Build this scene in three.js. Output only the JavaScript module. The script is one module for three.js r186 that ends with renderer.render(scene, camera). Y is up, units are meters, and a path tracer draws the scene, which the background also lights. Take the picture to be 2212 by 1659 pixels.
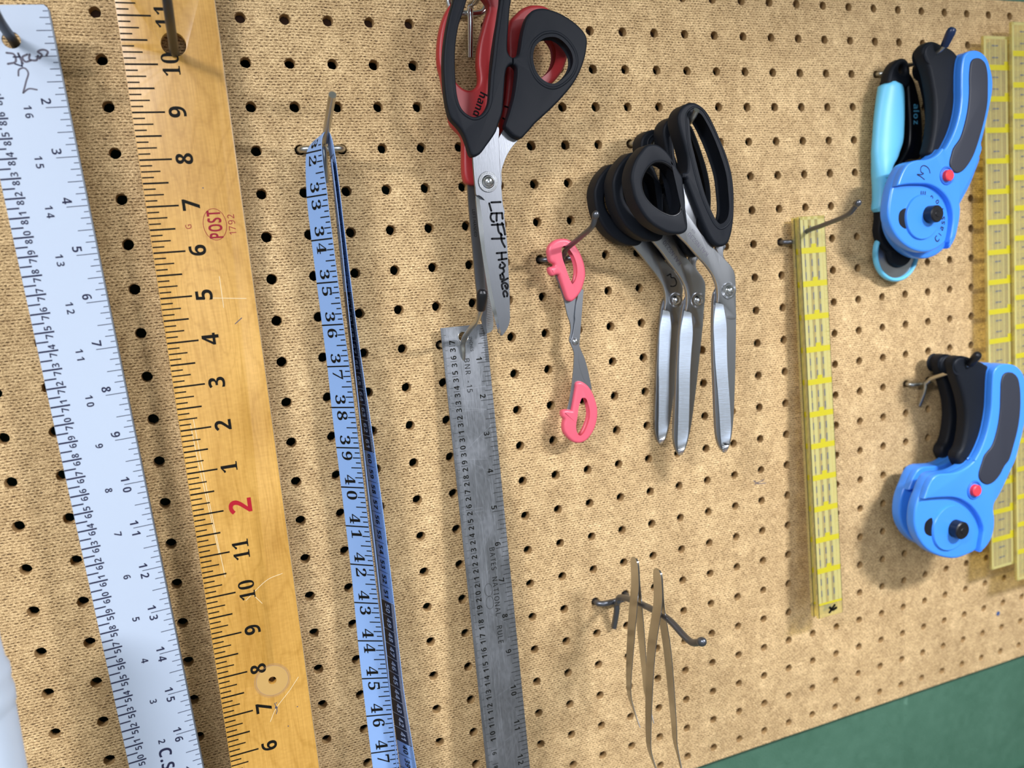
import * as THREE from 'three';
import { mergeGeometries, toCreasedNormals } from 'three/addons/utils/BufferGeometryUtils.js';
import { FontLoader } from 'three/addons/loaders/FontLoader.js';
import { RoundedBoxGeometry } from 'three/addons/geometries/RoundedBoxGeometry.js';
import { RectAreaLightUniformsLib } from 'three/addons/lights/RectAreaLightUniformsLib.js';

// ------------------------------------------------------------------ camera, light, exposure
// Board frame: x to the right and yd downwards in millimetres from one peg hole, z out of the board.
const Y0 = 1.75;                                            // height of that hole over the floor
const V = (x, yd, z) => new THREE.Vector3(x / 1000, Y0 - yd / 1000, z / 1000);
const scene = new THREE.Scene();
scene.background = new THREE.Color(0x000000);
const camera = new THREE.PerspectiveCamera(52.25, 2212 / 1659, 0.02, 20);
camera.position.copy(V(39.63, 182.48, 499.28));
camera.quaternion.setFromRotationMatrix(new THREE.Matrix4().makeBasis(
  new THREE.Vector3(0.930322, -0.075269, 0.358936), new THREE.Vector3(0.121877, 0.986541, -0.109013), new THREE.Vector3(-0.345900, 0.145163, 0.926974)));
camera.focus = 0.492; camera.userData.fStop = 6.0;
const renderer = new THREE.WebGLRenderer();
renderer.toneMapping = THREE.LinearToneMapping;
renderer.toneMappingExposure = 0.92;
renderer.shadowMap.enabled = true;
RectAreaLightUniformsLib.init();
const LAMPS = [
  { x: 0.64, y: Y0 + 0.08, z: 0.64, len: 0.16, wid: 0.10, power: 285, color: 0xf7f8ff },
  { x: -0.52, y: Y0 + 0.30, z: 0.74, len: 0.30, wid: 0.12, power: 165, color: 0xf7f8ff },
];
const PANEL = { power: 7.0, color: 0xf2f5ff };
const WINDOW = { x: -0.35, y: 1.55, w: 1.5, h: 1.3, power: 1.6, color: 0xd6e6ff };

// ------------------------------------------------------------------ helpers
const numbers = {};
function numbered(n) { const k = numbers[n] = (numbers[n] ?? -1) + 1; return k ? n + '_' + String(k).padStart(3, '0') : n; }
function shade(o) { o.traverse(c => { if (c.isMesh) { c.castShadow = true; c.receiveShadow = true; } }); return o; }
function thing(name, label, category, x, yd, z, group) {
  const g = new THREE.Group(); g.name = numbered(name); g.position.copy(V(x, yd, z));
  g.userData = { label, category }; if (group) g.userData.group = group; scene.add(g); return g;
}
// geometry in millimetres -> one named mesh
function part(name, geo, mat, parent, label) {
  const g = Array.isArray(geo) ? join(geo) : geo; g.scale(0.001, 0.001, 0.001);
  const m = new THREE.Mesh(g, mat); m.name = name; if (label) m.userData.label = label; m.castShadow = m.receiveShadow = true; parent.add(m); return m;
}
function struct(name, geo, mat) { const m = part(name, geo, mat, scene); m.userData.kind = 'structure'; return m; }
function join(list) {
  return mergeGeometries(list.map(g => { const n = g.index ? g.toNonIndexed() : g; for (const k of Object.keys(n.attributes)) if (!['position', 'normal', 'uv'].includes(k)) n.deleteAttribute(k); return n; }), false);
}
function copyOf(root, label, x, yd, z) {
  const c = root.clone(); c.name = numbered(root.name); c.userData = { ...root.userData, label }; c.position.copy(V(x, yd, z)); scene.add(c); return c;
}
let seed = 12345; const rnd = () => { seed = (seed * 1664525 + 1013904223) >>> 0; return seed / 4294967296; };

// smooth closed outline; a point given twice in a row is a corner
function curve(pts, step = 1.2) {
  const n = pts.length, isC = i => { const a = pts[i % n], b = pts[(i + 1) % n]; return a[0] === b[0] && a[1] === b[1]; };
  const V3 = p => new THREE.Vector3(p[0], p[1], 0);
  let first = -1; for (let i = 0; i < n; i++) if (isC(i)) { first = i; break; }
  const out = [];
  const sample = (list, closed) => {
    const c = new THREE.CatmullRomCurve3(list.map(V3), closed, 'centripetal'), k = Math.max(list.length, Math.round(c.getLength() / step));
    for (let i = 0; i < k; i++) { const p = c.getPoint(i / k); out.push(new THREE.Vector2(p.x, p.y)); }
  };
  if (first < 0) sample(pts, true);
  else {
    let run = [pts[first]];
    for (let k = 1; k <= n; k++) {
      const i = (first + 1 + k) % n; if (k === n) { break; }
      run.push(pts[i]);
      if (isC(i)) { sample(run, false); run = [pts[i]]; k++; }
    }
    if (run.length > 1) sample([...run, pts[first]], false);
    else if (run.length === 1 && (run[0][0] !== pts[first][0] || run[0][1] !== pts[first][1])) sample([run[0], pts[first]], false);
  }
  return out;
}
const shapeOf = (pts, holes = [], step) => { const s = new THREE.Shape(curve(pts, step)); for (const h of holes) s.holes.push(new THREE.Path(curve(h, step))); return s; };
function ext(shape, z0, z1, bevel = 0.6, seg = 3, crease = 0.7) {
  const g = new THREE.ExtrudeGeometry(shape, { depth: z1 - z0 - 2 * bevel, bevelEnabled: bevel > 0, bevelThickness: bevel, bevelSize: bevel, bevelOffset: -bevel, bevelSegments: seg, curveSegments: 10 });
  g.translate(0, 0, z0 + bevel); return toCreasedNormals(g, crease);
}
const circle = (x, y, r, n = 28) => Array.from({ length: n }, (_, i) => [x + r * Math.cos(2 * Math.PI * i / n), y + r * Math.sin(2 * Math.PI * i / n)]);
const rect = (x0, y0, x1, y1) => { const a = [x0, y0], b = [x1, y0], c = [x1, y1], d = [x0, y1]; const s = new THREE.Shape([a, b, c, d].map(p => new THREE.Vector2(...p))); return s; };
function tube(pts, r, seg = 48, rad = 10, closed = false) {
  const c = new THREE.CatmullRomCurve3(pts.map(p => new THREE.Vector3(...p)), closed, 'centripetal');
  const g = new THREE.TubeGeometry(c, seg, r, rad, closed); if (closed) return g;
  const caps = [[0, -1], [1, 1]].map(([t, s]) => { const p = c.getPoint(t), d = c.getTangent(t).multiplyScalar(s), k = new THREE.CircleGeometry(r, rad); k.applyQuaternion(new THREE.Quaternion().setFromUnitVectors(new THREE.Vector3(0, 0, 1), d)); k.translate(p.x, p.y, p.z); return k; });
  return join([g, ...caps]);
}
const rimTube = (pts, z, r) => tube(curve(pts, 2).map(p => [p.x, p.y, z]), r, 160, 8, true);
function cyl(r0, r1, h, x, y, z, n = 40, bev = 0.3) {            // turned solid along z from z to z+h
  const p = [[0, 0], [Math.max(r0 - bev, 0), 0], [r0, bev], [r1, h - bev], [Math.max(r1 - bev, 0), h], [0, h]].map(a => new THREE.Vector2(...a));
  const g = new THREE.LatheGeometry(p, n); g.rotateX(Math.PI / 2); g.translate(x, y, z); return toCreasedNormals(g, 0.5);
}
// rings of equal point count joined into a closed solid
function loft(secs, crease = 0.35) {
  const pos = [], uv = [], n = secs[0].length;
  const tri = (a, b, c) => { for (const p of [a, b, c]) { pos.push(...p); uv.push(p[0], p[1]); } };
  for (let i = 0; i + 1 < secs.length; i++) for (let j = 0; j < n; j++) { const a = secs[i][j], b = secs[i][(j + 1) % n], c = secs[i + 1][(j + 1) % n], d = secs[i + 1][j]; tri(a, b, c); tri(a, c, d); }
  for (let j = 1; j + 1 < n; j++) { tri(secs[0][0], secs[0][j + 1], secs[0][j]); const L = secs[secs.length - 1]; tri(L[0], L[j], L[j + 1]); }
  const g = new THREE.BufferGeometry(); g.setAttribute('position', new THREE.Float32BufferAttribute(pos, 3)); g.setAttribute('uv', new THREE.Float32BufferAttribute(uv, 2)); g.computeVertexNormals();
  return toCreasedNormals(g, crease);
}
// knife blade: a flat from spine to ridge and a ground bevel from ridge to edge
function blade(spine, ridge, edge, z0, z1) {
  const sm = L => { const c = new THREE.CatmullRomCurve3(L.map(p => new THREE.Vector3(p[0], p[1], 0)), false, 'centripetal'); return Array.from({ length: 41 }, (_, i) => c.getPoint(i / 40)); };
  const s = sm(spine), r = sm(ridge), e = sm(edge);
  return { flat: loft(s.map((p, i) => [[p.x, p.y, z1], [r[i].x, r[i].y, z1], [r[i].x, r[i].y, z0], [p.x, p.y, z0]]), 0.25), bevel: loft(r.map((p, i) => [[p.x, p.y, z1], [e[i].x, e[i].y, z0 + 0.25], [e[i].x, e[i].y, z0], [p.x, p.y, z0]]), 0.25) };
}
// rounded bar whose outline is a traced one: elliptical sections at equal heights
function roundBar(pts, depth, zc, n = 40) {
  const c = curve(pts, 0.8), ys = c.map(p => p.y), y0 = Math.min(...ys) + 0.3, y1 = Math.max(...ys) - 0.3, secs = [];
  for (let i = 0; i <= n; i++) {
    const y = y1 + (y0 - y1) * i / n, xs = []; for (let k = 0; k < c.length; k++) { const a = c[k], b = c[(k + 1) % c.length]; if ((a.y - y) * (b.y - y) <= 0 && a.y !== b.y) xs.push(a.x + (b.x - a.x) * (y - a.y) / (b.y - a.y)); }
    const l = Math.min(...xs), r = Math.max(...xs), cx = (l + r) / 2, hw = (r - l) / 2, d = depth * Math.min(1, 0.45 + hw / 14); secs.push(Array.from({ length: 24 }, (_, k) => { const a = 2 * Math.PI * k / 24; return [cx + hw * Math.cos(a), y, zc + d * Math.sin(a)]; }));
  }
  return loft(secs, 0.8);
}
// flat print: quads [x0,y0,x1,y1] and glyphs
function quads(list, z) {
  const pos = [], nor = [], uv = [];
  for (const [x0, y0, x1, y1] of list) { for (const [x, y] of [[x0, y0], [x1, y0], [x1, y1], [x0, y0], [x1, y1], [x0, y1]]) { pos.push(x, y, z); nor.push(0, 0, 1); uv.push(x, y); } }
  const g = new THREE.BufferGeometry(); g.setAttribute('position', new THREE.Float32BufferAttribute(pos, 3)); g.setAttribute('normal', new THREE.Float32BufferAttribute(nor, 3)); g.setAttribute('uv', new THREE.Float32BufferAttribute(uv, 2)); return g;
}
const loader = new FontLoader(), FONT = {};
for (const f of ['sans_bold', 'sans_regular', 'serif_bold', 'sans_mono_regular']) FONT[f] = await loader.loadAsync('fonts/droid/droid_' + f + '.typeface.json');
const glyphs = {};
function text(str, font, size, x, y, rot, z, sx = 1, spacing = 0) {         // centred on x, y; size is the height of a digit
  const key = [str, font, sx, spacing].join('|');
  if (!glyphs[key]) {
    const parts = []; let pen = 0;
    for (const ch of str) { if (ch === ' ') { pen += 0.45 + spacing; continue; } const sh = FONT[font].generateShapes(ch, 1); if (!sh.length) continue; const g = new THREE.ShapeGeometry(sh, 4); g.computeBoundingBox(); const b = g.boundingBox; g.translate(pen - b.min.x, 0, 0); pen += b.max.x - b.min.x + 0.16 + spacing; parts.push(g); }
    const g = join(parts); g.computeBoundingBox(); const b = g.boundingBox; g.translate(-(b.min.x + b.max.x) / 2, -(b.min.y + b.max.y) / 2, 0); const h = Math.min(b.max.y - b.min.y, 1.05); g.scale(sx / h, 1 / h, 1); glyphs[key] = g;
  }
  const g = glyphs[key].clone(); g.scale(size, size, 1); g.rotateZ(rot); g.translate(x, y, z); return g;
}
// pen strokes: polylines drawn as flat ribbons with round ends
function strokes(lines, w, z) {
  const out = [];
  for (const L of lines) {
    const c = new THREE.CatmullRomCurve3(L.map(p => new THREE.Vector3(p[0], p[1], 0)), false, 'centripetal'), n = Math.max(4, L.length * 6), P = c.getPoints(n), q = [];
    for (let i = 0; i <= n; i++) { const t = c.getTangent(i / n); q.push([P[i].x - t.y * w / 2, P[i].y + t.x * w / 2, P[i].x + t.y * w / 2, P[i].y - t.x * w / 2]); }
    const pos = [], uv = [], nor = [];
    for (let i = 0; i < n; i++) { const a = q[i], b = q[i + 1]; for (const p of [[a[0], a[1]], [a[2], a[3]], [b[2], b[3]], [a[0], a[1]], [b[2], b[3]], [b[0], b[1]]]) { pos.push(p[0], p[1], z); uv.push(...p); nor.push(0, 0, 1); } }
    const g = new THREE.BufferGeometry(); g.setAttribute('position', new THREE.Float32BufferAttribute(pos, 3)); g.setAttribute('normal', new THREE.Float32BufferAttribute(nor, 3)); g.setAttribute('uv', new THREE.Float32BufferAttribute(uv, 2)); out.push(g);
    for (const p of [P[0], P[n]]) { const k = new THREE.CircleGeometry(w / 2, 10); k.translate(p.x, p.y, z); out.push(k); }
  }
  return join(out);
}
function ringFlat(x, y, rx, ry, w, z) { const s = new THREE.Shape(); s.absellipse(x, y, rx, ry, 0, Math.PI * 2); const h = new THREE.Path(); h.absellipse(x, y, rx - w, ry - w, 0, Math.PI * 2); s.holes.push(h); const g = new THREE.ShapeGeometry(s, 40); g.translate(0, 0, z); return g; }
// hang a group along a measured direction: local y runs up the tool, local z is its face
function orient(g, dx, dz) { const up = new THREE.Vector3(-dx, 1, -dz).normalize(), ex = new THREE.Vector3().crossVectors(up, new THREE.Vector3(0, 0, 1)).normalize(), n = new THREE.Vector3().crossVectors(ex, up); g.quaternion.setFromRotationMatrix(new THREE.Matrix4().makeBasis(ex, up, n)); }

// ------------------------------------------------------------------ textures
const LAT = new Float32Array(65536).map(() => rnd());
const hash = (i, j) => LAT[((i * 374761 + j * 668265 + ((i * j) & 1023)) & 65535)];
function vn(x, y, px, py = px) { const i = Math.floor(x), j = Math.floor(y), f = x - i, h = y - j, u = f * f * (3 - 2 * f), v = h * h * (3 - 2 * h), a = ((i % px) + px) % px, b = (a + 1) % px, c = ((j % py) + py) % py, d = (c + 1) % py; const A = hash(a, c), B = hash(b, c), C = hash(a, d), D = hash(b, d); return A + (B - A) * u + (C - A) * v + (A - B - C + D) * u * v; }
function tex(w, h, fn, srgb, rx, ry) {
  const d = new Uint8Array(w * h * 4); for (let y = 0; y < h; y++) for (let x = 0; x < w; x++) { const c = fn(x, y), k = (y * w + x) * 4; d[k] = c[0]; d[k + 1] = c[1]; d[k + 2] = c[2]; d[k + 3] = 255; }
  const t = new THREE.DataTexture(d, w, h); t.wrapS = t.wrapT = THREE.RepeatWrapping; t.magFilter = THREE.LinearFilter; t.minFilter = THREE.LinearMipmapLinearFilter; t.generateMipmaps = true; if (srgb) t.colorSpace = THREE.SRGBColorSpace; t.repeat.set(rx, ry); t.needsUpdate = true; return t;
}
const cl = v => v < 0 ? 0 : v > 255 ? 255 : v;
// hardboard: screen-pressed face, dashes in staggered rows, pale loose fibres
const TILE = 216, TS = 2048, hb = new Float32Array(TS * TS), hc = new Float32Array(TS * TS);
{
  const s = TILE / TS, RY = 1.6875, CX = 2.7;
  const nf = new Float32Array(TS * TS);
  for (let y = 0; y < TS; y++) for (let x = 0; x < TS; x++) {
    const X = x * s, Y = y * s;
    const wx = (vn(X / 3, Y / 3, 72) - 0.5) * 1.1 + (vn(X / 13.5, Y / 13.5, 16) - 0.5) * 1.6, wy = (vn(X / 2.7 + 31, Y / 2.7, 80) - 0.5) * 0.5 + (vn(X / 12 + 7, Y / 12, 18) - 0.5) * 0.8;
    const r = Math.floor((Y + wy) / RY), yy = (Y + wy) - (r + 0.5) * RY, off = (r & 1) ? CX / 2 : 0, cx = Math.floor((X + wx + off) / CX), xx = (X + wx + off) - (cx + 0.5) * CX;
    const k = 0.35 + 0.95 * hash(((cx % 80) + 80) % 80 + 300, ((r % 128) + 128) % 128 + 77), len = 0.72 + 0.34 * hash(((cx % 80) + 80) % 80, ((r % 128) + 128) % 128);
    let g = k * Math.exp(-Math.pow(Math.abs(xx) / len, 4)) * Math.exp(-(yy * yy) / 0.075);
    const vx = xx > 0 ? xx - CX / 2 : xx + CX / 2; g = Math.max(g, 0.45 * hash(((cx % 80) + 80) % 80 + 900, ((r % 128) + 128) % 128) * Math.exp(-(vx * vx) / 0.05) * Math.exp(-(yy * yy) / 0.5));
    const fine = vn(X / 0.36, Y / 0.27, 600, 800), fib = vn(X / 0.9 + Y / 1.8, Y / 0.25 - X / 1.08, 360, 864), fib2 = vn(X / 0.27, Y / 0.9 + X / 1.35, 800, 240);
    const big = vn(X / 18, Y / 18, 12), mid = vn(X / 5.4, Y / 5.4, 40);
    hb[y * TS + x] = 0.62 - 0.62 * g + 0.22 * (fine - 0.5) + 0.2 * (fib - 0.5) + 0.12 * (fib2 - 0.5);
    hc[y * TS + x] = -0.92 * g + 0.48 * (fib - 0.5) + 0.42 * (fine - 0.5) + 0.26 * (fib2 - 0.5) + 0.16 * (mid - 0.5) + 0.14 * (big - 0.5);
  }
  for (let k = 0; k < 2600; k++) {                                  // loose pale fibres
    let x = rnd() * TS, y = rnd() * TS, a = rnd() * Math.PI; const n = 8 + rnd() * 26, b = 0.12 + rnd() * 0.22;
    for (let i = 0; i < n; i++) { x += Math.cos(a); y += Math.sin(a); a += (rnd() - 0.5) * 0.25; const q = ((y + TS) & (TS - 1)) * TS + ((x + TS) & (TS - 1)); hc[q] += b; hb[q] += 0.16; }
  }
}
const boardMap = tex(TS, TS, (x, y) => { const v = hc[y * TS + x]; return [cl(205 + 128 * v), cl(174 + 124 * v), cl(126 + 108 * v)]; }, true, 1 / TILE, 1 / TILE);
const boardBump = tex(TS, TS, (x, y) => { const v = cl(255 * hb[y * TS + x]); return [v, v, v]; }, false, 1 / TILE, 1 / TILE);
// maple of the yardstick: 64 x 512 mm
const woodMap = tex(512, 2048, (x, y) => {
  const X = x / 8, Y = y / 4, w = 7 * vn(X / 16, Y / 64, 4, 8) + 3.5 * vn(X / 8 + 9, Y / 25.6, 8, 20), r = Math.sin((X * 0.42 + w * 2.1 + Math.sin(Y / 81.5) * 3) * 1.3), ring = Math.pow(0.5 + 0.5 * r, 9);
  const fine = vn(X / 0.5, Y / 16, 128, 32) - 0.5, fl = vn(X / 2 + 3, Y / 1.0, 32, 512) - 0.5, blot = vn(X / 21.33, Y / 36.57, 3, 14) - 0.5;
  const v = -10 * ring + 15 * fine + 9 * fl + 30 * blot; return [cl(202 + v), cl(154 + v * 0.98), cl(72 + v * 0.9)];
}, true, 1 / 64, 1 / 512);
const brush = tex(512, 512, (x, y) => { const v = 128 + 70 * (vn(x / 2, y / 40, 256, 13) - 0.5) + 60 * (vn(x / 1.4 + 5, y / 90, 365, 6) - 0.5); return [v, v, v]; }, false, 1 / 40, 1 / 40);
const cross = tex(512, 512, (x, y) => { const v = 128 + 70 * (vn(x / 40, y / 2, 13, 256) - 0.5) + 60 * (vn(x / 90, y / 1.5 + 5, 6, 341) - 0.5); return [v, v, v]; }, false, 1 / 40, 1 / 40);
// worn bare steel of the rule: scuffed patches and long hairlines (64 x 400 mm)
const scuff = new Float32Array(512 * 2048);
for (let k = 0; k < 900; k++) { let x = rnd() * 512, y = rnd() * 2048; const a = rnd() < 0.75 ? Math.PI / 2 + (rnd() - 0.5) * 0.12 : rnd() * 3.14, n = 30 + rnd() * 260, b = 0.1 + 0.3 * rnd(); for (let i = 0; i < n; i++) { x += Math.cos(a); y += Math.sin(a); const q = (y & 2047) * 512 + (x & 511); scuff[q] = Math.max(scuff[q], b); } }
const ruleRough = tex(512, 2048, (x, y) => { const p = vn(x / 60, y / 90, 9, 23), f = vn(x / 9, y / 12, 57, 171), v = 88 + 36 * Math.max(0, p - 0.45) * 2 + 22 * (f - 0.5) + 130 * scuff[y * 512 + x]; return [0, cl(v), 0]; }, false, 1 / 64, 1 / 400);
const ruleMap = tex(512, 2048, (x, y) => { const p = vn(x / 60, y / 90, 9, 23), f = vn(x / 9, y / 12, 57, 171), v = 138 + 8 * (p - 0.5) + 8 * (f - 0.5) + 60 * scuff[y * 512 + x]; return [cl(v), cl(v + 3), cl(v + 7)]; }, true, 1 / 64, 1 / 400);
const wallBump = tex(512, 512, (x, y) => { const v = cl(128 + 90 * (vn(x / 9, y / 9, 57) - 0.5) + 60 * (vn(x / 3.5, y / 3.5, 146) - 0.5)); return [v, v, v]; }, false, 1 / 120, 1 / 120);
const wallMap = tex(512, 512, (x, y) => { const a = vn(x / 36.57, y / 36.57, 14), b = vn(x / 8, y / 8, 64), v = 8 * (a - 0.5) + 7 * (b - 0.5) + (a > 0.86 && b > 0.5 ? 16 : 0); return [cl(68 + v), cl(106 + v), cl(86 + v)]; }, true, 1 / 420, 1 / 420);
const smudge = tex(512, 512, (x, y) => { const v = 96 + 70 * (vn(x / 64, y / 64, 8) - 0.5) + 40 * (vn(x / 12, y / 12, 43) - 0.5); return [0, cl(v), 0]; }, false, 1 / 60, 1 / 60);
const grainBump = tex(256, 256, (x, y) => { const v = cl(128 + 120 * (vn(x / 3, y / 3, 85) - 0.5)); return [v, v, v]; }, false, 1 / 12, 1 / 12);

// ------------------------------------------------------------------ materials
const S = (o) => new THREE.MeshStandardMaterial(o), Ph = (o) => new THREE.MeshPhysicalMaterial(o);
const M = {
  board: S({ map: boardMap, bumpMap: boardBump, bumpScale: 0.00035, roughness: 0.85, vertexColors: true }),
  boardCut: S({ color: 0xa98858, roughness: 0.95 }),
  wall: S({ map: wallMap, bumpMap: wallBump, bumpScale: 0.0004, roughness: 0.55 }),
  plaster: S({ color: 0xd9d7d0, roughness: 0.9 }), floor: S({ color: 0x8d8a84, roughness: 0.6 }), ceiling: S({ color: 0xe6e6e2, roughness: 0.95 }),
  batten: S({ color: 0x4a3020, roughness: 0.8 }),
  white: Ph({ color: 0xb4c1d2, roughness: 0.42, roughnessMap: null, clearcoat: 0.15, clearcoatRoughness: 0.4 }),
  whiteEdge: S({ color: 0x6f7378, roughness: 0.5, metalness: 0.6 }),
  navyInk: Ph({ color: 0x2a2c44, roughness: 0.6, specularIntensity: 0.25 }), blackInk: Ph({ color: 0x14130f, roughness: 0.6, specularIntensity: 0.25 }), redInk: Ph({ color: 0xa8202c, roughness: 0.6, specularIntensity: 0.25 }), wineInk: Ph({ color: 0x8e2433, roughness: 0.6, specularIntensity: 0.25 }),
  marker: Ph({ color: 0x121316, roughness: 0.6, specularIntensity: 0.3 }), pencil: S({ color: 0x54505e, roughness: 0.6 }),
  wood: Ph({ map: woodMap, roughness: 0.38, clearcoat: 0.35, clearcoatRoughness: 0.3 }), woodEdge: S({ color: 0xa89a80, roughness: 0.7 }), paleWood: S({ color: 0xc09a58, roughness: 0.7 }), darkHole: S({ color: 0x2a1a10, roughness: 0.9 }), scratch: S({ color: 0xe8d8b0, roughness: 0.8 }),
  tape: S({ color: 0x88aadb, roughness: 0.5 }), tapeBack: S({ color: 0x7d9ccc, roughness: 0.5 }), tapeDark: S({ color: 0x181b2c, roughness: 0.5 }), tapeWhite: S({ color: 0xd5dbe6, roughness: 0.6 }),
  rule: S({ map: ruleMap, metalness: 0.85, roughness: 1, roughnessMap: ruleRough }),
  steel: S({ color: 0xaeb1b6, metalness: 1, roughness: 0.29, bumpMap: brush, bumpScale: 0.00004 }), ground: S({ color: 0xcdd1d6, metalness: 1, roughness: 0.24, bumpMap: cross, bumpScale: 0.00004 }), steelDark: S({ color: 0x8f9297, metalness: 1, roughness: 0.36, bumpMap: brush, bumpScale: 0.00004 }),
  brushed: S({ color: 0x84878c, metalness: 1, roughness: 0.36, bumpMap: brush, bumpScale: 0.00004 }), chrome: S({ color: 0xd0d2d4, metalness: 1, roughness: 0.16 }), zinc: S({ color: 0xbdbcb4, metalness: 1, roughness: 0.3 }), gun: S({ color: 0x6d7076, metalness: 0.9, roughness: 0.36 }), darkWire: S({ color: 0x4a4e54, metalness: 0.8, roughness: 0.42 }),
  black: Ph({ specularIntensity: 0.4, color: 0x12161d, roughness: 0.55, bumpMap: grainBump, bumpScale: 0.00003 }), blackGloss: Ph({ specularIntensity: 0.6, color: 0x0b0c10, roughness: 0.3 }), jet: S({ color: 0x101014, roughness: 0.38 }),
  red: S({ color: 0xa52a2c, roughness: 0.42 }), pink: S({ color: 0xe25f72, roughness: 0.36 }), blue: Ph({ color: 0x3f8cf2, roughness: 0.34, clearcoat: 0.2, clearcoatRoughness: 0.25 }), blueDeep: S({ color: 0x2c66c8, roughness: 0.4 }), aqua: S({ color: 0x6cc4ea, roughness: 0.42 }), aquaDark: S({ color: 0x4f9fb4, roughness: 0.5 }),
  gripGrey: S({ color: 0x2a2d38, roughness: 0.55 }), button: S({ color: 0xe23c48, roughness: 0.4 }), navyCap: S({ color: 0x16284a, roughness: 0.3 }),
  acrylic: Ph({ color: 0xf2ebb4, roughness: 0.12, transmission: 0.78, thickness: 0, ior: 1.45 }), yellow: Ph({ color: 0xd2c62a, roughness: 0.4, transmission: 0.25, thickness: 0 }), yellowPale: Ph({ color: 0xd8d088, roughness: 0.5, transmission: 0.4, thickness: 0 }), greyInk: Ph({ color: 0x6e7078, roughness: 0.6, transmission: 0.4, thickness: 0 }),
  pole: S({ color: 0xcddbec, roughness: 0.4 }), lampBody: S({ color: 0xd8d8d6, roughness: 0.5 }), blueInk: S({ color: 0x35507e, roughness: 0.7 }),
};
const glow = (c, e) => S({ color: 0xffffff, emissive: c, emissiveIntensity: e, roughness: 0.6 });
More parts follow.
